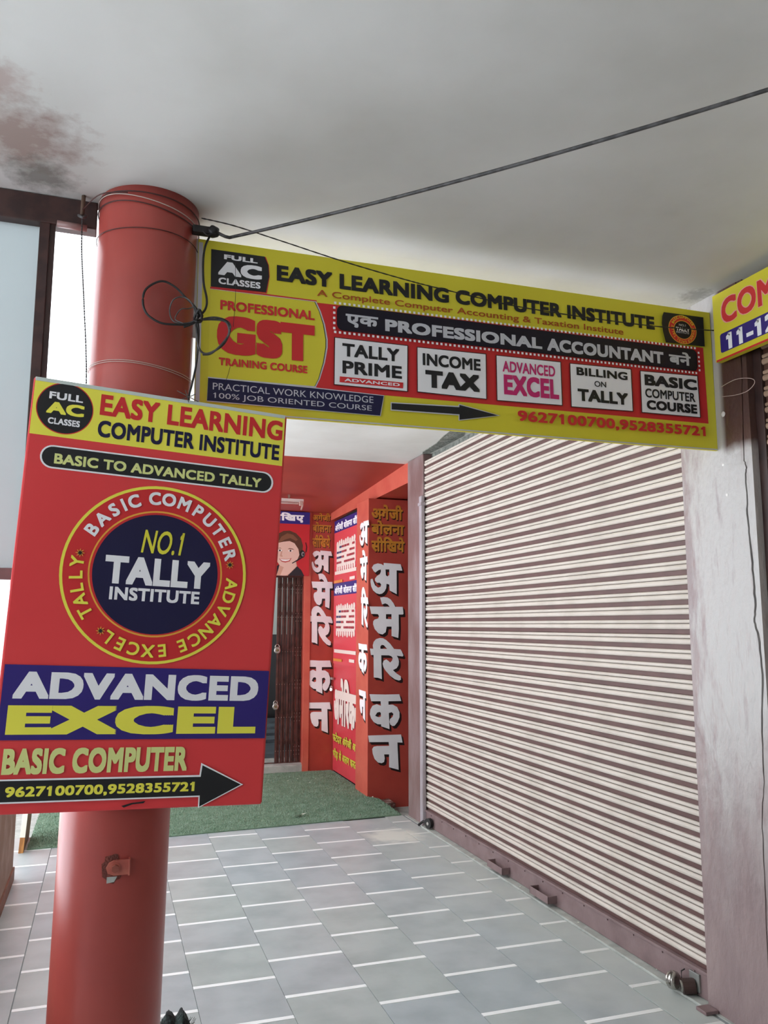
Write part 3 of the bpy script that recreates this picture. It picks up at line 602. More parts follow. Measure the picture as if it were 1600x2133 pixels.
# ---------------- column ----------------
CX0, CX1, CY, CR = 0.041, 0.074, 2.657, 0.158
col = thing('round_column', 'round red painted concrete column carrying the ceiling, wires wound round its top', 'column', (CX0, CY, 0))
bm = bmesh.new(); n = 72; rings = []
prof = [(0.0, 1.0), (0.4, 1.0), (1.2, 0.998), (2.0, 1.0), (2.60, 1.0), (2.70, 1.004), (2.74, 0.99), (2.80, 1.0), (2.872, 1.006)]
for z, s in prof:
    cx = CX0+(CX1-CX0)*z/2.87
    rings.append([bm.verts.new((cx+CR*s*cos(2*pi*k/n), CY+CR*s*sin(2*pi*k/n), z)) for k in range(n)])
for a, b in zip(rings, rings[1:]):
    for k in range(n): bm.faces.new((a[k], a[(k+1) % n], b[(k+1) % n], b[k]))
bm.faces.new(rings[0][::-1]); bm.faces.new(rings[-1])
bm_obj('shaft', bm, M_COL, col, smooth=True)
# bolted bracket on the column
br = thing('anchor_plate', 'small painted steel plate with one bolt fixed to the lower column', 'bracket', (0.055, 2.50, 0.83))
def colx(z): return CX0+(CX1-CX0)*z/2.87
def surf(x, z, d=0.0): return CY-math.sqrt(max(1e-6, CR**2-(x-colx(z))**2))-d
M_PLATE = mat('plate_paint', (186, 104, 88), 0.4, (168, 84, 72), 20, 0.4, 0.6)
bm = bmesh.new(); R8 = []
pp = [(0.091, 0.848), (0.050, 0.848), (0.036, 0.842), (0.029, 0.828), (0.034, 0.814), (0.050, 0.808), (0.091, 0.808)]
f1 = [bm.verts.new((x, 2.489, z)) for x, z in pp]; f2 = [bm.verts.new((x, 2.497, z)) for x, z in pp]
bm.faces.new(f1); bm.faces.new(f2[::-1])
for i in range(7): bm.faces.new((f1[i], f1[(i+1) % 7], f2[(i+1) % 7], f2[i]))
bm_obj('plate', bm, M_PLATE, br)
box('plate_lip', (0.088, 2.484, 0.806), (0.093, 2.508, 0.850), M_PLATE, br, bev=0.001)
disc_cyl('bolt_head', (0.053, 2.484, 0.828), (0, 1, 0), 0.0105, 0.012, mat('bolt_paint', (150, 80, 66), 0.4), br, n=6, smooth=False)
disc_cyl('washer', (0.053, 2.4885, 0.828), (0, 1, 0), 0.0145, 0.003, M_PLATE, br)
# chipped plaster hollow round the plate
bm = bmesh.new(); ring = []
for k in range(22):
    a = 2*pi*k/22; rr = 0.030+rnd(0.004); x = 0.046+rr*cos(a)*0.95; z = 0.826+rr*sin(a)*1.25; ring.append(bm.verts.new((x, surf(x, z, 0.0012), z)))
cvt = bm.verts.new((0.046, surf(0.046, 0.826, 0.0014), 0.826))
for k in range(22): bm.faces.new((cvt, ring[k], ring[(k+1) % 22]))
tag(bm_obj('chipped_plaster', bm, mat('chip', (128, 62, 50), 0.8, (104, 52, 44), 60, 0.4, 0.6, bump=0.8, bscale=160)), 'rough chipped patch in the column paint around the bolted plate', 'chip')
tag(mk('paint_chip', [(0.032, surf(0.032, 0.8, 0.002), 0.803), (0.032, surf(0.03, 0.78, 0.002), 0.786), (0.052, surf(0.05, 0.78, 0.002), 0.789), (0.060, surf(0.06, 0.8, 0.002), 0.803)], [(0, 1, 2, 3)], M_CEMENT), 'bare grey cement spot just below the bolted plate on the column', 'chip')

# wires wound round the column
def ring_wire(name, z, tx, ty, r, m, label, wob=0.002, d=0.003, cat='wire'):
    pts = []
    for k in range(72):
        a = 2*pi*k/72; x = cos(a); y = sin(a); zz = z+tx*x+ty*y+wob*sin(3*a+z*50)
        pts.append((colx(zz)+(CR*1.004+d)*x, CY+(CR*1.004+d)*y, min(zz, 2.862)))
    return tag(tube(name, pts, r, m, None, n=6, closed=True), label, cat)
M_WIRE_P = mat('pale_wire', (196, 176, 166), 0.5); M_WIRE_D = mat('dark_wire', (70, 34, 30), 0.6)
ring_wire('binding_wire', 2.845, -0.012, 0.0, 0.0020, M_WIRE_D, 'topmost dark wire wound round the column under the ceiling')
ring_wire('binding_wire', 2.828, -0.028, 0.004, 0.0016, M_WIRE_P, 'pale slanting wire near the column top, second from the ceiling')
ring_wire('binding_wire', 2.806, -0.020, 0.0, 0.0018, M_WIRE_D, 'dark slanting wire near the column top, third from the ceiling')
ring_wire('binding_wire', 2.728, 0.0, 0.0, 0.0014, M_WIRE_D, 'thin dark wire round the column a hand below the other top wires')
ring_wire('binding_wire', 2.292, -0.010, 0.0, 0.0011, M_WIRE_P, 'upper of two fine pale wires round the column just above the front sign')
ring_wire('binding_wire', 2.286, -0.011, 0.0, 0.0011, M_WIRE_P, 'lower of two fine pale wires round the column just above the front sign')

# ---------------- front sign board ----------------
FBC = [(-0.2288, 2.4376, 2.1999), (0.5175, 2.5085, 2.1658), (0.4631, 2.5064, 0.9677), (-0.2833, 2.4355, 1.0018)]
def board(name, label, cs, th, m, rim, bev=0.006):
    tl, tr, brr, bl = [Vector(c) for c in cs]; c = (tl+tr+brr+bl)/4
    ux = (tr-tl).normalized(); uz = (tl-bl).normalized(); n = ux.cross(uz).normalized()
    W = (tr-tl).length; H = (tl-bl).length
    t = thing(name, label, 'sign', bl)
    Mx = Matrix(((ux.x, n.x, uz.x, 0), (ux.y, n.y, uz.y, 0), (ux.z, n.z, uz.z, 0), (0, 0, 0, 1)))
    if n.y > 0 and abs(n.y) > abs(n.x) or n.x > 0 and abs(n.x) > abs(n.y): sgn = 1
    else: sgn = -1
    # face sheet occupies the front, the box goes back behind it
    Mt = Matrix.Translation(bl) @ Mx
    box('flex_sheet', (0, 0, 0), (W, sgn*th, H), m, t, bev=bev, M=Mt)
    return t, Mt, W, H, sgn
fbm = mat('flex_red', (234, 72, 74), 0.36, (228, 66, 70), 2, 0.4, 0.7, bump=0.12, bscale=5, spec=0.4)
FBt, FM, FW, FH, sg = board('hanging_sign', 'tall red and yellow sign board tied to the column front, with round emblem', FBC, 0.020, fbm, None)
box('top_hem', (0.004, 0.0012, FH-0.010), (FW-0.004, -0.021, FH+0.0015), mat('flex_back', (206, 216, 210), 0.5), FBt, bev=0.002, M=FM)
box('side_hem', (FW-0.0035, -0.001, 0.006), (FW+0.001, -0.021, FH-0.006), mat('flex_edge', (196, 60, 56), 0.4), FBt, bev=0.001, M=FM)
box('frame_batten', (0.03, -0.0205, 0.05), (0.05, -0.040, FH-0.05), M_WOOD, FBt, bev=0.002, M=FM)
box('frame_batten', (FW-0.05, -0.0205, 0.05), (FW-0.03, -0.040, FH-0.05), M_WOOD, FBt, bev=0.002, M=FM)
sh = Sheet(FBC[0], FBC[1], FBC[3], FBt)
i0 = 12
BYL = lambda it: tuple('bright_yellow' if q_ == 'yellow' else q_ for q_ in it) if isinstance(it[2], (str, list)) else it
sh.run([BYL(it) for it in [('B', 'yellow', [0.004, 0.010, 0.7455, 0.1654], 0)]+[it for it in FB[1:] if not (it[0] == 'T' and it[2] == 'NO.1')]])
sh.text('yellow2', 'NO.1', [0.336, 0.4077, 0.4585, 0.4772], 1, shear=0.22)
ec = (0.3869, 0.5358)
sh.arc('white', 'BASIC COMPUTER', ec[0], ec[1], 0.224, -59, 71, 0.0365, 3, 1.0)
sh.arc('bright_yellow', 'ADVANCE EXCEL', ec[0], ec[1], 0.224, 94, 213, 0.036, 2, 1.0)
sh.arc('bright_yellow', 'TALLY', ec[0], ec[1], 0.224, 237, 275, 0.036, 2, 1.0)
for u, v_ in FBstars[0]:
    for col_, r1, ph in (('orange', 0.0135, 0.0), ('black', 0.0098, 0.2)):
        sh.poly(col_, [(u+(r1 if k % 2 == 0 else r1*0.42)*cos(pi*k/8+ph), v_+(r1 if k % 2 == 0 else r1*0.42)*sin(pi*k/8+ph)) for k in range(16)], name='star')
# small tear at the lower hem
sh.poly('black', [(0.345, 1.186), (0.372, 1.179), (0.395, 1.177), (0.41, 1.175), (0.405, 1.181), (0.375, 1.183), (0.352, 1.191)], name='tear')
t = thing('tie_wire', 'short twisted tie wire at the top hem of the front sign board', 'wire', (0.20, 2.47, 2.19))
for a, b in (((0.17, 2.468, 2.205), (0.235, 2.474, 2.178)), ((0.185, 2.466, 2.18), (0.225, 2.470, 2.20)), ((0.205, 2.468, 2.172), (0.195, 2.475, 2.212))):
    tube('wire_strand', smooth_path([a, ((a[0]+b[0])/2, a[1]-0.006, (a[2]+b[2])/2-0.003), b]), 0.0012, M_CABLE, t, n=5)

# ---------------- overhead banner ----------------
BC = [(0.2299, 2.6145, 2.7752), (2.3293, 2.6357, 2.7974), (2.3356, 2.638, 2.2084), (0.2361, 2.6168, 2.1861)]
bym = mat('flex_yellow', (226, 214, 62), 0.4, (220, 207, 56), 2, 0.4, 0.7, bump=0.10, bscale=4, spec=0.35)
BNt, BM, BW, BH, sg = board('overhead_banner', 'long yellow and red banner board spanning from the column to the cracked pillar', BC, 0.016, bym, None, 0.003)
box('edge_flap', (-0.012, -0.002, BH*0.42), (0.004, -0.012, BH), mat('flex_margin', (196, 194, 190), 0.5), BNt, bev=0.002, M=BM)
sh = Sheet(BC[0], BC[1], BC[3], BNt)
sh.box('pale', [0.002, 0.012, 0.016, BH-0.01], name='white_margin')
sh.box('pale', [0.012, BH-0.0065, BW-0.004, BH-0.002], name='white_margin')
for it in BN:
    if it == BN[0]:
        sh.poly('red', [(0.0421, 0.1630), (0.4064, 0.1640), (0.4064, 0.1720), (2.0537, 0.1583), (2.0577, 0.4792), (0.6498, 0.4810), (0.6498, 0.4820), (0.0405, 0.4712)], name='printed_panel')
    else: sh.run([it])
    if it[0] == 'P' and it[1] == 'navy':
        pass
# dark pill with dotted border
q = BNpill[0]; sh.k += 1
sh.box('navyblack', [0.476, 0.1755, 2.010, 0.2665], 0.022, 'pill_panel')
V = []; F = []
def dot(u, v_, s=0.0042):
    b = len(V); V.extend([sh.at(u-s, v_-s), sh.at(u+s, v_-s), sh.at(u+s, v_+s), sh.at(u-s, v_+s)]); F.append((b, b+1, b+2, b+3))
sh.k += 1; k = 0; u = 0.470
while u < 2.018: dot(u, 0.1690); dot(u, 0.2745); u += 0.0174
for k in range(5): dot(0.4665, 0.187+k*0.0185); dot(2.0185, 0.187+k*0.0185)
d = mk('dotted_border', V, F, ink('white'), BNt); d['kind'] = 'stuff'
for it in BN:
    if it[0] == 'T' and it[2] in ('एक', 'PROFESSIONAL', 'ACCOUNTANT', 'बने') and it[1] == 'pale': sh.text(it[1], it[2], it[3], it[4])
# emblem ring lettering
sh.arc('yellow', 'BASIC COMPUTER', 1.9465, 0.0968, 0.0555, -62, 62, 0.0125, 1, 0.9)
sh.arc('yellow', 'ADVANCE EXCEL TALLY', 1.9465, 0.0968, 0.0525, 80, 280, 0.0115, 1, 0.9)
box('back_batten', (0.02, -0.0165, 0.02), (BW-0.02, -0.034, 0.045), M_WOOD, BNt, M=BM)
box('back_batten', (0.02, -0.0165, BH-0.045), (BW-0.02, -0.034, BH-0.02), M_WOOD, BNt, M=BM)

# ---------------- sign over the second shutter ----------------
CC = [(2.28, 2.5626, 2.8311), (2.28, 0.9626, 2.8311), (2.28, 0.9626, 2.551), (2.28, 2.5626, 2.551)]
CMt, CMm, CW, CH, sg = board('wall_sign', 'yellow sign board with large red letters over the right-hand shutter', CC, 0.030, bym, None, 0.003)
sh = Sheet(CC[0], CC[1], CC[3], CMt); sh.run(CM[:2]); sh.box('blue', [0.034, 0.1735, 0.52, 0.252], 0.010); sh.run([CM[3]])
sh.box('red', [0.008, 0.2735, 1.598, 0.2815], name='red_stripe')
M_BR = mat('bracket_brown', (70, 50, 44), 0.5)
box('wall_bracket', (2.31, 2.35, 2.60), (2.40, 2.38, 2.63), M_BR, CMt); box('wall_bracket', (2.31, 1.35, 2.60), (2.40, 1.38, 2.63), M_BR, CMt)
# cut wire loop by the pillar
tag(tube('wire_loop', smooth_path([(2.334, 2.60, 2.466), (2.31, 2.49, 2.464), (2.30, 2.401, 2.440), (2.30, 2.385, 2.418), (2.30, 2.42, 2.398), (2.32, 2.50, 2.405), (2.334, 2.60, 2.425)]), 0.0014, M_WIRE_P, None, n=6), 'thin pale wire loop sticking out of the pillar under the right sign', 'wire')
for (y, z, r, lb) in ((2.595, 2.351, 0.012, 'broken screw hole with pale rim high on the cracked pillar'), (2.612, 2.145, 0.007, 'small pale paint blister on the pillar below the banner corner'), (2.60, 2.02, 0.008, 'lower pale paint blister on the pillar, left of the crack')):
    bm = bmesh.new(); bmesh.ops.create_icosphere(bm, subdivisions=2, radius=r)
    for v in bm.verts: v.co.x *= 0.35; v.co *= 1+rnd(0.12)
    bm.transform(Matrix.Translation((2.3335, y, z))); tag(bm_obj('plaster_blister', bm, mat('plaster_white', (226, 220, 216), 0.6), None, True), lb, 'blister')

# ---------------- hanging sign box on the left, seen from behind ----------------
M_FLEXB = bpy.data.materials.new('backlit_flex'); M_FLEXB.use_nodes = True
nt = M_FLEXB.node_tree; b = nt.nodes['Principled BSDF']; b.inputs['Base Color'].default_value = rgba((212, 214, 212)); b.inputs['Roughness'].default_value = 0.6
tr_ = nt.nodes.new('ShaderNodeBsdfTranslucent'); tr_.inputs[0].default_value = rgba((206, 214, 216)); mx = nt.nodes.new('ShaderNodeMixShader'); mx.inputs[0].default_value = 0.5
nt.links.new(b.outputs[0], mx.inputs[1]); nt.links.new(tr_.outputs[0], mx.inputs[2]); nt.links.new(mx.outputs[0], nt.nodes['Material Output'].inputs[0])
HB = thing('sign_frame', 'dark steel frame with pale blue sheet hanging left of the column, seen from behind', 'sign', (-0.8, 2.69, 1.63))
M_FR = mat('frame_dark', (74, 50, 46), 0.5, (58, 40, 38), 20, 0.4, 0.6)
box('top_beam', (-1.75, 2.66, 2.775), (-0.092, 2.72, 2.868), M_FR, HB, bev=0.003)
box('post', (-0.262, 2.665, 1.63), (-0.232, 2.70, 2.78), M_FR, HB, bev=0.002); box('post_flange', (-0.236, 2.670, 1.63), (-0.215, 2.675, 2.78), M_DKBROWN, HB)
box('bottom_rail', (-1.75, 2.665, 1.633), (-0.232, 2.70, 1.668), M_STEEL, HB, bev=0.002)
box('post', (-1.75, 2.665, 1.63), (-1.72, 2.70, 2.78), M_FR, HB, bev=0.002)
box('flex_sheet', (-1.73, 2.701, 1.65), (-0.245, 2.703, 2.80), M_FLEXB, HB)
tube('conduit', [(-0.21, 2.652, 2.772), (-0.12, 2.652, 2.770)], 0.011, mat('conduit_pink', (150, 116, 112), 0.4), HB, n=10)
t = thing('ceiling_hook', 'rusty hook rod with cord hanging at the dark beam left of the column', 'hook', (-0.133, 2.63, 2.83))
tube('rod', [(-0.134, 2.63, 2.869), (-0.136, 2.632, 2.80)], 0.0065, mat('rust', (96, 74, 60), 0.8), t); tube('knot', smooth_path([(-0.146, 2.63, 2.80), (-0.134, 2.618, 2.79), (-0.124, 2.63, 2.80), (-0.134, 2.64, 2.808)]), 0.005, M_CABLE, t)
def twisted(name, path, r, m, turns, k=10, parent=None):
    P = smooth_path(path, k); V = []; F = []
    for s in (0, pi):
        pts = []
        for i, p in enumerate(P):
            t_ = (P[min(i+1, len(P)-1)]-P[max(i-1, 0)]).normalized(); sd = t_.cross(Vector((0, 0.1, 1))).normalized(); q = sd.cross(t_); a = 2*pi*turns*i/len(P)+s
            pts.append(p+(sd*cos(a)+q*sin(a))*r*0.6)
        v, f = tube_mesh(pts, r*0.62, 5); b_ = len(V); V += v; F += [tuple(i+b_ for i in ff) for ff in f]
    return mk(name, V, F, m, parent, True)
tag(twisted('cord', [(-0.135, 2.625, 2.80), (-0.131, 2.62, 2.682), (-0.122, 2.62, 2.58), (-0.114, 2.615, 2.492), (-0.102, 2.60, 2.36), (-0.094, 2.57, 2.24), (-0.09, 2.55, 2.1)], 0.0024, M_CABLE, 40, 20), 'thin grey twisted cord hanging down between the frame post and the column', 'cord')
tag(tube('guy_wire', smooth_path([(-0.134, 2.622, 2.818), (-0.08, 2.52, 2.826), (-0.0, 2.492, 2.832)]), 0.0018, M_WIRE_D, None, n=6), 'short dark wire from the ceiling hook to the column', 'wire')

# ---------------- cables ----------------
a = Vector((0.335, 2.56, 2.772)); b = Vector((1.453, 1.405, 2.80)); pts = []
for k in range(41):
    t_ = k/40*1.25; p = a.lerp(b, t_); p.z -= 0.115*t_*(1.25-t_)*0.64*1.0; pts.append(p)
kink = [(0.287, 2.55, 2.772), (0.31, 2.553, 2.766), (0.325, 2.556, 2.766)]
tag(tube('power_cable', kink+pts, 0.0055, M_CABLE, None, n=10), 'thick grey cable running from the column bracket across under the ceiling', 'cable')
t = thing('cable_bracket', 'black taped bracket sticking out from the column top where the grey cable ends', 'bracket', (0.23, 2.56, 2.775))
bm = bmesh.new(); add_box(bm, (0.205, 2.545, 2.764), (0.268, 2.575, 2.789), 0.004); bm_obj('arm', bm, M_RUBBER, t)
bm = bmesh.new(); bmesh.ops.create_icosphere(bm, subdivisions=3, radius=0.020)
for v in bm.verts: v.co.z *= 1.0; v.co *= 1+0.10*sin(v.co.x*260)*cos(v.co.z*240)
bm.transform(Matrix.Translation((0.272, 2.555, 2.777))); bm_obj('taped_knob', bm, M_RUBBER, t, True)
tube('wire_strand', smooth_path([(0.236, 2.54, 2.765), (0.25, 2.535, 2.752), (0.262, 2.535, 2.757), (0.276, 2.54, 2.765)]), 0.002, M_RUBBER, t)
tag(twisted('thin_rope', [(0.236, 2.585, 2.833), (0.338, 2.57, 2.817), (0.50, 2.57, 2.789), (0.667, 2.57, 2.758), (0.81, 2.57, 2.735), (0.953, 2.57, 2.715), (1.05, 2.57, 2.704), (1.257, 2.57, 2.685), (1.387, 2.57, 2.675), (1.609, 2.57, 2.670), (1.796, 2.57, 2.670), (2.018, 2.57, 2.674), (2.275, 2.57, 2.690), (2.32, 2.57, 2.698)], 0.0026, M_RUBBER, 230, 40), 'thin black twisted rope slanting across the overhead banner to the right sign', 'rope')
def cpath(p, y): return [(x, y+(0.0 if i % 2 else 0.006), z) for i, (x, z) in enumerate(p)]
t = thing('cable_coil', 'dark cable hanging in loose loops on the right side of the column beside the banner', 'cable', (0.22, 2.47, 2.45))
coilA = [(0.262, 2.765), (0.247, 2.72), (0.240, 2.66), (0.242, 2.581), (0.252, 2.52), (0.247, 2.48), (0.227, 2.451), (0.207, 2.427), (0.155, 2.418), (0.111, 2.419), (0.072, 2.442), (0.059, 2.479), (0.067, 2.521), (0.11, 2.552), (0.15, 2.541), (0.184, 2.511), (0.214, 2.484), (0.227, 2.46), (0.215, 2.432), (0.183, 2.413)]
pa = [(x, 2.565-0.085*min(1, i/5), z) for i, (x, z) in enumerate(coilA)]
tube('cable_loop', smooth_path(pa), 0.0036, M_RUBBER, t)
coilB = [(0.225, 2.446), (0.276, 2.46), (0.318, 2.454), (0.327, 2.426), (0.31, 2.38), (0.276, 2.348), (0.249, 2.341), (0.23, 2.36), (0.224, 2.414), (0.225, 2.442), (0.276, 2.455), (0.314, 2.449), (0.324, 2.415), (0.300, 2.372), (0.270, 2.343), (0.245, 2.335)]
tube('cable_loop', smooth_path(cpath(coilB, 2.49)), 0.0034, M_CABLE, t)
tube('cable_loop', smooth_path(cpath([(0.225, 2.442), (0.203, 2.492), (0.176, 2.509), (0.148, 2.493), (0.139, 2.457), (0.153, 2.424), (0.195, 2.427), (0.223, 2.442)], 2.472)), 0.0022, M_CABLE, t)
tube('cable_loop', smooth_path(cpath([(0.223, 2.44), (0.215, 2.475), (0.194, 2.471), (0.171, 2.463), (0.156, 2.433), (0.18, 2.42)], 2.466)), 0.0018, M_CABLE, t)
tube('cable_tail', smooth_path([(0.225, 2.485, 2.442), (0.231, 2.50, 2.403), (0.229, 2.52, 2.316), (0.219, 2.53, 2.251), (0.211, 2.54, 2.208), (0.209, 2.55, 2.14)]), 0.0032, M_RUBBER, t)
tube('cable_knot', smooth_path([(0.215, 2.478, 2.47), (0.232, 2.466, 2.462), (0.236, 2.478, 2.44), (0.222, 2.466, 2.43), (0.214, 2.480, 2.445), (0.226, 2.462, 2.468), (0.238, 2.474, 2.452)]), 0.0042, M_RUBBER, t)
for k, (a_, b_) in enumerate((((0.352, 2.60, 2.70), (0.352, 2.605, 2.48)), ((0.345, 2.60, 2.34), (0.318, 2.605, 2.262)))):
    tag(tube('loose_thread', smooth_path([a_, ((a_[0]+b_[0])/2+0.004, 2.60, (a_[2]+b_[2])/2), b_]), 0.0008, M_RUBBER, None, n=5), ('fine dark thread hanging over the black corner box of the banner' if k == 0 else 'fine dark thread hanging down to the dark strip of the banner'), 'thread')

# ---------------- painted letters on the far walls ----------------
M_PW = mat('sign_white', (246, 240, 242), 0.5, (238, 230, 233), 6, 0.4, 0.7); M_PS = mat('sign_shadow_black', (34, 14, 14), 0.5)
M_PY = mat('sign_amber', (204, 136, 44), 0.5, (186, 116, 40), 20, 0.4, 0.7)
def ptext(root, ax, val, rects, sx, sz, lift, ex=(0.6, 1.0)):
    for nm, (x0, z0, x1, z1) in rects.items():
        o, h = GL[nm]; loops = [[Vector((a, b, 0)) for a, b in l] for l in ([o, h] if h else [o])]
        tri = tessellate_polygon(loops); flat = [p for l in loops for p in l]
        def P(p, dx, dz, l):
            hx = x0+(x1-x0)*p.x+dx; z = z0+(z1-z0)*p.y-dz
            return (hx, val-l, z) if ax == 1 else (val-l, hx, z)
        V = []; F = []
        for q, e in enumerate((0.33, 0.66, 1.0)):
            b_ = len(V); V += [P(p, sx*e, sz*e, lift-0.0002*q) for p in flat]; F += [tuple(i+b_ for i in t_) for t_ in tri]
        mk('letter_shadow', V, F, M_PS, root); mk('painted_letter', [P(p, 0, 0, lift+0.001) for p in flat], [tuple(t_) for t_ in tri], M_PW, root)
def pline(root, ax, val, s, r, lift=0.001, bold=3, sdx=0.008, sdz=0.010):
    V, F = glyphs(s, bold); xa = min(v[0] for v in V); xb = max(v[0] for v in V); ya = min(v[1] for v in V); yb = max(v[1] for v in V)
    x0, z0, x1, z1 = r
    for l, m, dx, dz, nm in ((lift, M_PS, sdx, sdz, 'letter_shadow'), (lift+0.001, M_PY, 0, 0, 'painted_letter')):
        P = []
        for v in V:
            hx = x0+(x1-x0)*(v[0]-xa)/(xb-xa)+dx; z = z1+(z0-z1)*(v[1]-ya)/(yb-ya)-dz
            P.append((hx, val-l-v[2], z) if ax == 1 else (val-l-v[2], hx, z))
        mk(nm, P, F, m, root)
ptext(WP, 1, 7.05, RPG, 0.020, 0.024, 0.001)
ptext(WP, 0, 2.235, SPG, -0.012, 0.022, 0.001)
ptext(WB, 1, 8.45, LPG, 0.016, 0.022, 0.001)
W3 = ('अगेजी', 'बोलना', 'सीिखये')
for s, r in zip(W3, [[2.264, 2.606, 2.570, 2.468], [2.262, 2.458, 2.585, 2.328], [2.263, 2.307, 2.588, 2.167]]): pline(WP, 1, 7.05, s, r)
for s, r in zip(W3, [[2.048, 2.700, 2.245, 2.615], [2.048, 2.600, 2.255, 2.490], [2.048, 2.462, 2.245, 2.326]]): pline(WB, 1, 8.45, s, r, sdx=0.007, sdz=0.008)
# curved foot stroke joining under the second letter
mk('painted_letter', [(2.345, 7.047, 2.512), (2.352, 7.047, 2.498), (2.385, 7.047, 2.512), (2.405, 7.047, 2.540), (2.396, 7.047, 2.546), (2.378, 7.047, 2.524)], [(0, 1, 2, 5), (5, 2, 3, 4)], M_PY, WP)

# ---------------- side doorway posters ----------------
INK.update(rosy=(222, 74, 84), offwhite=(240, 220, 210), flagred=(170, 60, 70), flagblue=(60, 66, 110), amber=(226, 140, 60), lime=(206, 206, 70))
PN = thing('door_panel', 'rosy red sheet metal panel closing the side doorway behind the posters', 'panel', (2.29, 7.9, 0))
box('sheet', (2.294, 7.425, 0.010), (2.300, 8.435, 2.600), mat('panel_rose', (216, 68, 78), 0.4, (206, 58, 68), 3, 0.4, 0.7), PN, bev=0.002)
def side_poster(z1, z0, lb, strip):
    T = thing('side_poster', lb, 'poster', (2.284, 7.9, z0)); box('paper', (2.2825, 7.43, z0), (2.2855, 8.41, z1), mat('poster_rose', (222, 74, 84), 0.42), T)
    s = Sheet((2.2825, 8.41, z1), (2.2825, 7.43, z1), (2.2825, 8.41, z0), T)
    s.box('blue', [0, 0, 0.98, 0.128]); s.text('white', 'अंगेजी बोलना सीिख', [0.03, 0.028, 0.97, 0.112], 4)
    s.box('offwhite', [0.10, 0.265, 0.80, 0.50], 0.03)
    for k in range(9):
        s.ell('offwhite', [0.13+k*0.08, 0.262-0.008*(k % 3), 0.036, 0.032], n=16); s.ell('offwhite', [0.13+k*0.08, 0.512+0.01*(k % 2), 0.030, 0.036], n=16)
    for r_ in range(4):
        for k in range(7): 
            if (k+r_) % 5: s.box('flagblue' if k < 2 and r_ < 3 else 'flagred', [0.12+k*0.095, 0.285+r_*0.054, 0.20+k*0.095, 0.307+r_*0.054], name='printed_bar')
    s.box('offwhite', [0.06, strip, 0.85, strip+0.035], name='printed_strip'); s.box('amber', [0.03, strip+0.095, 0.36, strip+0.122], name='printed_strip'); s.box('offwhite', [0.62, strip+0.082, 0.80, strip+0.112], name='printed_strip')
    return s
side_poster(2.605, 1.936, 'upper rosy red poster with dark blue header on the side doorway panel', 0.545)
side_poster(1.934, 1.10, 'lower rosy red poster with dark blue header on the side doorway panel', 0.685)
s = Sheet((2.2855, 8.42, 1.09), (2.2855, 7.43, 1.09), (2.2855, 8.42, 0.02), PN)
s.text('offwhite', 'अमेिरकन', [0.05, 0.13, 0.965, 0.60], 5); s.text('flagred', 'फटेदार अंगेजी आप', [0.015, 0.69, 0.955, 0.79], 4); s.text('lime', 'फटेदार अंगेजी आप', [0.012, 0.685, 0.95, 0.785], 3); s.text('lime', 'भीड़ से अलग करती', [0.03, 0.845, 0.92, 0.96], 3)
padlock('small steel padlock with hasp at the edge of the side doorway panel', (2.262, 8.40, 0.83), 0.020, (-1, -1, 0))
tag(box('door_hasp', (2.262, 8.36, 0.93), (2.284, 8.44, 0.955), M_CHROME, bev=0.003), 'rusty steel hasp above the small padlock of the side doorway', 'hasp')

# ---------------- poster of a woman above the gate, tube light ----------------
INK.update(skin=(228, 190, 174), skin2=(208, 158, 138), hair=(92, 58, 44), hair2=(128, 84, 62), blazer=(46, 42, 48), lips=(190, 84, 80), teeth=(245, 240, 236), eye=(58, 50, 50), brow=(110, 74, 58), headset=(30, 30, 34), silver=(150, 150, 155), postred=(196, 40, 48), postblue=(52, 44, 124))
T = thing('portrait_poster', 'red poster with a smiling woman wearing a headset, hung above the folding gate', 'poster', (1.65, 8.40, 2.015))
box('board', (1.10, 8.40, 2.012), (2.006, 8.415, 2.692), mat('poster_red', (196, 40, 48), 0.4), T, bev=0.002)
s = Sheet((1.10, 8.40, 2.692), (2.006, 8.40, 2.692), (1.10, 8.40, 2.012), T)
def W_(p): return [(1.658+(x-180)*0.000527-1.10, 2.692-(2.46-(y-800)*0.000498)) for x, y in p]
def we(cx, cy, rx, ry, col, n=24): s.ell(col, [*W_([(cx, cy)])[0], rx*0.000527, ry*0.000498], n=n)
s.box('postblue', [0, 0, 0.906, 0.130]); s.text('white', 'बोलना सीिखए', [0.06, 0.010, 0.842, 0.114], 4)
s.poly('hair', W_([(60, 1180), (90, 960), (170, 830), (300, 755), (430, 742), (560, 795), (660, 900), (705, 1050), (695, 1200), (640, 1330), (560, 1400), (200, 1300), (90, 1290)]))
s.poly('skin2', W_([(240, 1440), (570, 1390), (590, 1500), (520, 1620), (400, 1700), (160, 1700), (210, 1540)]))
s.poly('skin', W_([(330, 1500), (560, 1400), (575, 1500), (430, 1660), (360, 1700), (250, 1700)]))
s.poly('blazer', W_([(-40, 1700), (60, 1560), (200, 1490), (240, 1440), (215, 1560), (175, 1700)])); s.poly('blazer', W_([(400, 1700), (560, 1530), (590, 1495), (680, 1580), (740, 1700)]))
s.poly('skin', W_([(120, 1150), (150, 1050), (210, 1010), (300, 985), (430, 965), (530, 1010), (610, 1130), (634, 1250), (600, 1340), (540, 1430), (440, 1505), (330, 1528), (240, 1490), (180, 1400), (135, 1290)]))
s.poly('hair2', W_([(180, 1020), (260, 880), (380, 800), (500, 830), (600, 930), (560, 960), (440, 900), (330, 940), (240, 1000)]))
s.poly('skin2', W_([(270, 1160), (290, 1170), (275, 1260), (300, 1300), (255, 1305), (235, 1280)]))
for cx in (450, 235): we(cx, 1172, 46, 17, 'teeth'); we(cx, 1172, 19, 19, 'eye'); 
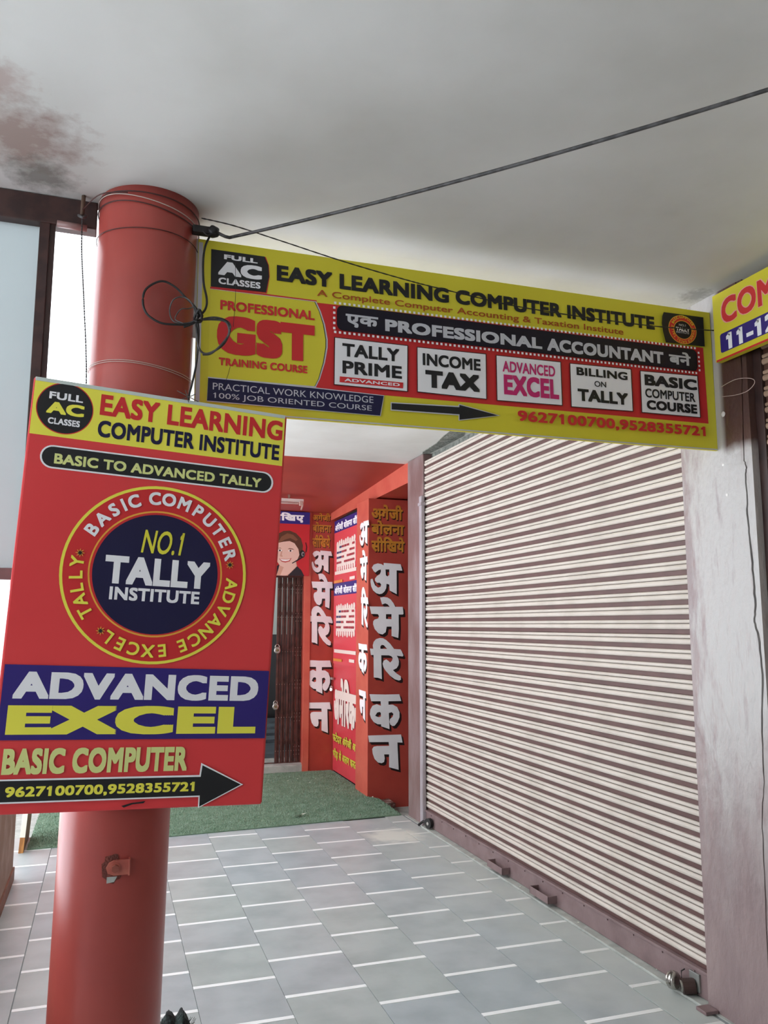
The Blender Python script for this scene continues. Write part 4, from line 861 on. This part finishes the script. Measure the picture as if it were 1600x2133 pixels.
s.poly('brow', W_([(390, 1140), (430, 1118), (500, 1128), (530, 1150), (490, 1142), (430, 1136)])); s.poly('brow', W_([(190, 1120), (240, 1112), (275, 1130), (240, 1126)]))
s.poly('lips', W_([(215, 1345), (300, 1352), (400, 1350), (475, 1325), (440, 1395), (350, 1425), (280, 1410)])); s.poly('teeth', W_([(235, 1352), (300, 1360), (400, 1358), (455, 1340), (420, 1380), (350, 1398), (285, 1388)]))
we(690, 1235, 58, 82, 'headset'); we(705, 1235, 30, 48, 'silver'); we(712, 1240, 18, 30, 'headset')
s.poly('headset', W_([(750, 985), (765, 985), (790, 1080), (780, 1180), (750, 1215), (765, 1150), (772, 1080)])); s.poly('headset', W_([(690, 1290), (600, 1350), (482, 1428), (488, 1446), (610, 1375), (710, 1310)]))
T = thing('tube_light', 'white fluorescent tube light fixture hanging under the red ceiling', 'light fixture', (1.4, 7.72, 2.70))
box('batten', (0.75, 7.70, 2.690), (1.775, 7.745, 2.722), mat('fixture_white', (232, 222, 216), 0.4), T, bev=0.003)
tube('glass_tube', [(0.80, 7.69, 2.676), (1.72, 7.69, 2.676)], 0.011, mat('tube_glass', (240, 236, 232), 0.2), T, n=12)
box('lamp_holder', (1.730, 7.675, 2.655), (1.758, 7.715, 2.700), mat('holder', (190, 160, 150), 0.5), T, bev=0.003)
tube('lead', [(1.770, 7.72, 2.71), (1.788, 7.80, 2.68), (1.792, 7.88, 2.645)], 0.009, mat('holder', (190, 160, 150), 0.5), T)
box('hanger', (0.9, 7.71, 2.72), (0.92, 7.73, 2.765), M_CHROME, T); box('hanger', (1.62, 7.71, 2.72), (1.64, 7.73, 2.765), M_CHROME, T)

# ---------------- folding gate ----------------
G = thing('folding_gate', 'dark brown collapsible steel gate pushed together at the right of the back doorway', 'gate', (1.86, 8.6, 0.075))
bar0 = None
for k in range(12):
    x = 1.712+k*0.0275
    if bar0 is None:
        bm = bmesh.new(); add_box(bm, (0, 0, 0), (0.0215, 0.022, 1.925), 0.0015); bar0 = bm_obj('bar', bm, M_GATE); o = bar0
    else: o = bar0.copy(); C.objects.link(o)
    o.parent = G; o.location = (x-1.86, -0.01+(0.012 if k % 2 else 0), 0.003)
bm = bmesh.new()
for zz in (0.16, 0.46, 0.80, 1.14, 1.50, 1.80):
    for k in range(11):
        x = 1.719+k*0.0275
        for dx, a0, a1 in ((0, 0, 0.16), (0, 0.16, 0)):
            v1 = Vector((x, 8.588, 0.09+zz+a0-0.05)); v2 = Vector((x+0.0275, 8.588, 0.09+zz+a1-0.05)); w_ = Vector((0, 0, 0.008))
            vs = [bm.verts.new(p) for p in (v1-w_, v2-w_, v2+w_, v1+w_)]; vs2 = [bm.verts.new(p+Vector((0, 0.003, 0))) for p in (v1-w_, v2-w_, v2+w_, v1+w_)]
            bm.faces.new(vs); bm.faces.new(vs2[::-1])
o = bm_obj('lattice', bm, M_GATE, G); o['kind'] = 'stuff'
bm = bmesh.new()
for zz in (0.20, 0.54, 0.88, 1.22, 1.58, 1.88):
    for k in range(12):
        for dz in ((-0.04, 0, 0.04) if k > 6 else (0,)):
            bmesh.ops.create_icosphere(bm, subdivisions=1, radius=0.0042, matrix=Matrix.Translation((1.7185+k*0.0275, 8.583, zz+dz)))
o = bm_obj('rivets', bm, mat('rivet_worn', (170, 140, 126), 0.4), G); o['kind'] = 'stuff'
box('top_channel', (1.02, 8.585, 2.004), (2.03, 8.63, 2.02), M_GATE, G); box('bottom_channel', (1.02, 8.585, 0.0745), (2.03, 8.63, 0.082), M_GATE, G)
padlock('upper steel padlock on the leading bar of the folding gate', (1.713, 8.565, 1.235), 0.036, (0, 1, 0))
padlock('lower steel padlock on the leading bar of the folding gate', (1.706, 8.565, 0.655), 0.034, (0, 1, 0))

# ---------------- turf, litter, plank, brick, cloth ----------------
TF = thing('artificial_turf', 'green artificial turf mat covering the floor in front of the gate', 'turf', (1.0, 7.3, 0))
tv = [(-0.44, 6.158), (2.292, 6.325), (2.310, 6.95), (2.235, 7.045), (2.24, 7.42), (2.278, 7.44), (2.274, 8.43), (2.04, 8.43), (2.03, 8.435), (-0.44, 8.435)]
bm = bmesh.new(); lo = [bm.verts.new((x, y, 0.001)) for x, y in tv]; hi = [bm.verts.new((x, y, 0.007)) for x, y in tv]
bm.faces.new(hi); bm.faces.new(lo[::-1])
for i in range(len(tv)): bm.faces.new((lo[i], lo[(i+1) % len(tv)], hi[(i+1) % len(tv)], hi[i]))
M_TURF = mat('turf_backing', (112, 138, 114), 0.9, (98, 124, 102), 20, 0.4, 0.6)
bm_obj('mat_backing', bm, M_TURF, TF)
def inside(x, y):
    c = False; j = len(tv)-1
    for i in range(len(tv)):
        if (tv[i][1] > y) != (tv[j][1] > y) and x < (tv[j][0]-tv[i][0])*(y-tv[i][1])/(tv[j][1]-tv[i][1])+tv[i][0]: c = not c
        j = i
    return c
import numpy as np
rg = np.random.default_rng(3); N = 95000
gx = rg.uniform(-0.6, 2.3, N); gy = 6.15+2.3*rg.uniform(0, 1, N)**1.25; ok = np.array([inside(a, b) for a, b in zip(gx, gy)]); gx = gx[ok]; gy = gy[ok]; N = len(gx)
an = rg.uniform(0, 2*np.pi, N); ln = rg.uniform(0.006, 0.013, N); lx = rg.normal(0, 0.005, N); ly = rg.normal(-0.001, 0.005, N); wd = 0.0021
Vv = np.zeros((N, 3, 3)); Vv[:, 0] = np.stack([gx-wd*np.cos(an), gy-wd*np.sin(an), np.full(N, 0.006)], 1); Vv[:, 1] = np.stack([gx+wd*np.cos(an), gy+wd*np.sin(an), np.full(N, 0.006)], 1); Vv[:, 2] = np.stack([gx+lx, gy+ly, 0.006+ln], 1)
Vv -= np.array([1.0, 7.3, 0])
me = bpy.data.meshes.new('turf_blades'); me.vertices.add(3*N); me.vertices.foreach_set('co', Vv.reshape(-1)); me.loops.add(3*N); me.loops.foreach_set('vertex_index', np.arange(3*N, dtype=np.int32)); me.polygons.add(N); me.polygons.foreach_set('loop_start', np.arange(0, 3*N, 3, dtype=np.int32)); me.update(calc_edges=True)
me.materials.append(mat('turf_green', (156, 176, 157), 0.75, (126, 152, 129), 9, 0.35, 0.65, spec=0.3)); o = bpy.data.objects.new('turf_blades', me); C.objects.link(o); o.parent = TF; o['kind'] = 'stuff'
# leaf and paper scraps lying on the turf
def scrap(x, y, z, r, m, lb, nm='paper_scrap', cat='litter', group=None):
    bm = bmesh.new(); bmesh.ops.create_icosphere(bm, subdivisions=1, radius=r)
    for v in bm.verts: v.co.z *= 0.3; v.co *= 1+rnd(0.3)
    bm.transform(Matrix.Translation((x, y, z+r*0.3))); return tag(bm_obj(nm, bm, m), lb, cat, group)
M_PAPER = mat('paper', (216, 220, 206), 0.8)
for x, y in ((1.83, 8.02), (1.72, 7.95), (1.55, 8.05), (2.0, 7.98), (1.9, 7.8), (2.27, 7.0), (0.9, 7.6)): scrap(x, y, 0.012, 0.008, M_PAPER, 'tiny pale paper scrap lying on the green turf', group='paper scraps on the turf')
T = thing('fallen_leaf', 'small dry leaf with pale tip lying on the turf near its front edge', 'leaf', (1.50, 6.50, 0.016))
mk('leaf_blade', [(1.44, 6.47, 0.02), (1.47, 6.455, 0.026), (1.53, 6.49, 0.024), (1.50, 6.52, 0.02)], [(0, 1, 2, 3)], mat('leaf_dark', (60, 80, 56), 0.7), T); mk('leaf_tip', [(1.53, 6.49, 0.025), (1.56, 6.50, 0.032), (1.57, 6.53, 0.026), (1.52, 6.52, 0.024)], [(0, 1, 2, 3)], M_PAPER, T)
for i in range(4): scrap(2.33+rnd(0.02), 3.2+i*0.6, 0.011, 0.006, M_PAPER, 'tiny plaster crumb on the cement strip under the large shutter', 'plaster_crumb', 'litter', 'plaster crumbs along the shutter')
# plank leaning at the end of the parapet
T = thing('wooden_plank', 'wooden plank with white front edge standing at the left end of the turf', 'plank', (-0.47, 6.11, 0))
Mp = Matrix.Translation((-0.485, 6.10, 0)) @ Matrix.Rotation(radians(3.2), 4, 'Y')
box('board', (0.0, 0.0, 0.0), (0.030, 0.42, 1.05), mat('plank_brown', (140, 112, 90), 0.6, (120, 94, 74), 6, 0.4, 0.6, stretch=(6, 6, 1)), T, bev=0.003, M=Mp); box('front_edge', (-0.002, -0.006, 0.10), (0.030, 0.0005, 1.05), mat('edge_white', (236, 230, 214), 0.6), T, bev=0.001, M=Mp); box('worn_edge', (-0.001, -0.005, 0.0), (0.029, 0.0005, 0.10), M_WOOD, T, M=Mp)
# broken brick at the foot of the painted pillar
bm = bmesh.new(); add_box(bm, (2.335, 6.86, -0.10), (2.43, 7.04, -0.02), 0.008)
bmesh.ops.subdivide_edges(bm, edges=list(bm.edges), cuts=2)
for v in bm.verts: v.co += Vector((rnd(0.006), rnd(0.006), rnd(0.006)))
tag(bm_obj('broken_brick', bm, mat('brick', (110, 66, 58), 0.9, (150, 128, 118), 25, 0.45, 0.6, bump=0.8, bscale=80)), 'broken brown brick at the foot of the painted pillar beside the turf edge', 'brick')
# crumpled black cloth bag on the floor behind the column foot
T = thing('cloth_bag', 'crumpled black cloth bag on the tiles beside the column foot, at the bottom edge', 'bag', (0.29, 3.22, 0))
bm = bmesh.new(); bmesh.ops.create_icosphere(bm, subdivisions=5, radius=1)
for v in bm.verts:
    c = v.co.copy(); k = 1+0.10*sin(c.x*9+c.y*5)*cos(c.z*7)+0.06*sin(c.x*21+c.z*17)
    x = c.x*0.068*k; y = c.y*0.055*k; z = max(-1, c.z)*0.045*k+0.045
    top = max(0, c.z); x0 = c.x
    z += top*(0.055*math.exp(-((x0-0.42)/0.24)**2)+0.045*math.exp(-((x0+0.30)/0.26)**2)-0.006)
    v.co = Vector((0.295+x, 3.22+y, max(0.001, z)))
bm_obj('bag_body', bm, mat('black_cloth', (26, 30, 30), 0.8, (60, 74, 70), 34, 0.5, 0.62, bump=0.9, bscale=120), T, True)
M_FUZZ = mat('frayed_thread', (30, 32, 32), 0.8)
for k in range(7):
    x = 0.345+rnd(0.012); tube('frayed_thread', [(x, 3.2+rnd(0.02), 0.07), (x+0.012+rnd(0.006), 3.2, 0.085+rnd(0.008)), (x+0.02+rnd(0.01), 3.2, 0.09+rnd(0.012))], 0.0007, M_FUZZ, T, n=4)
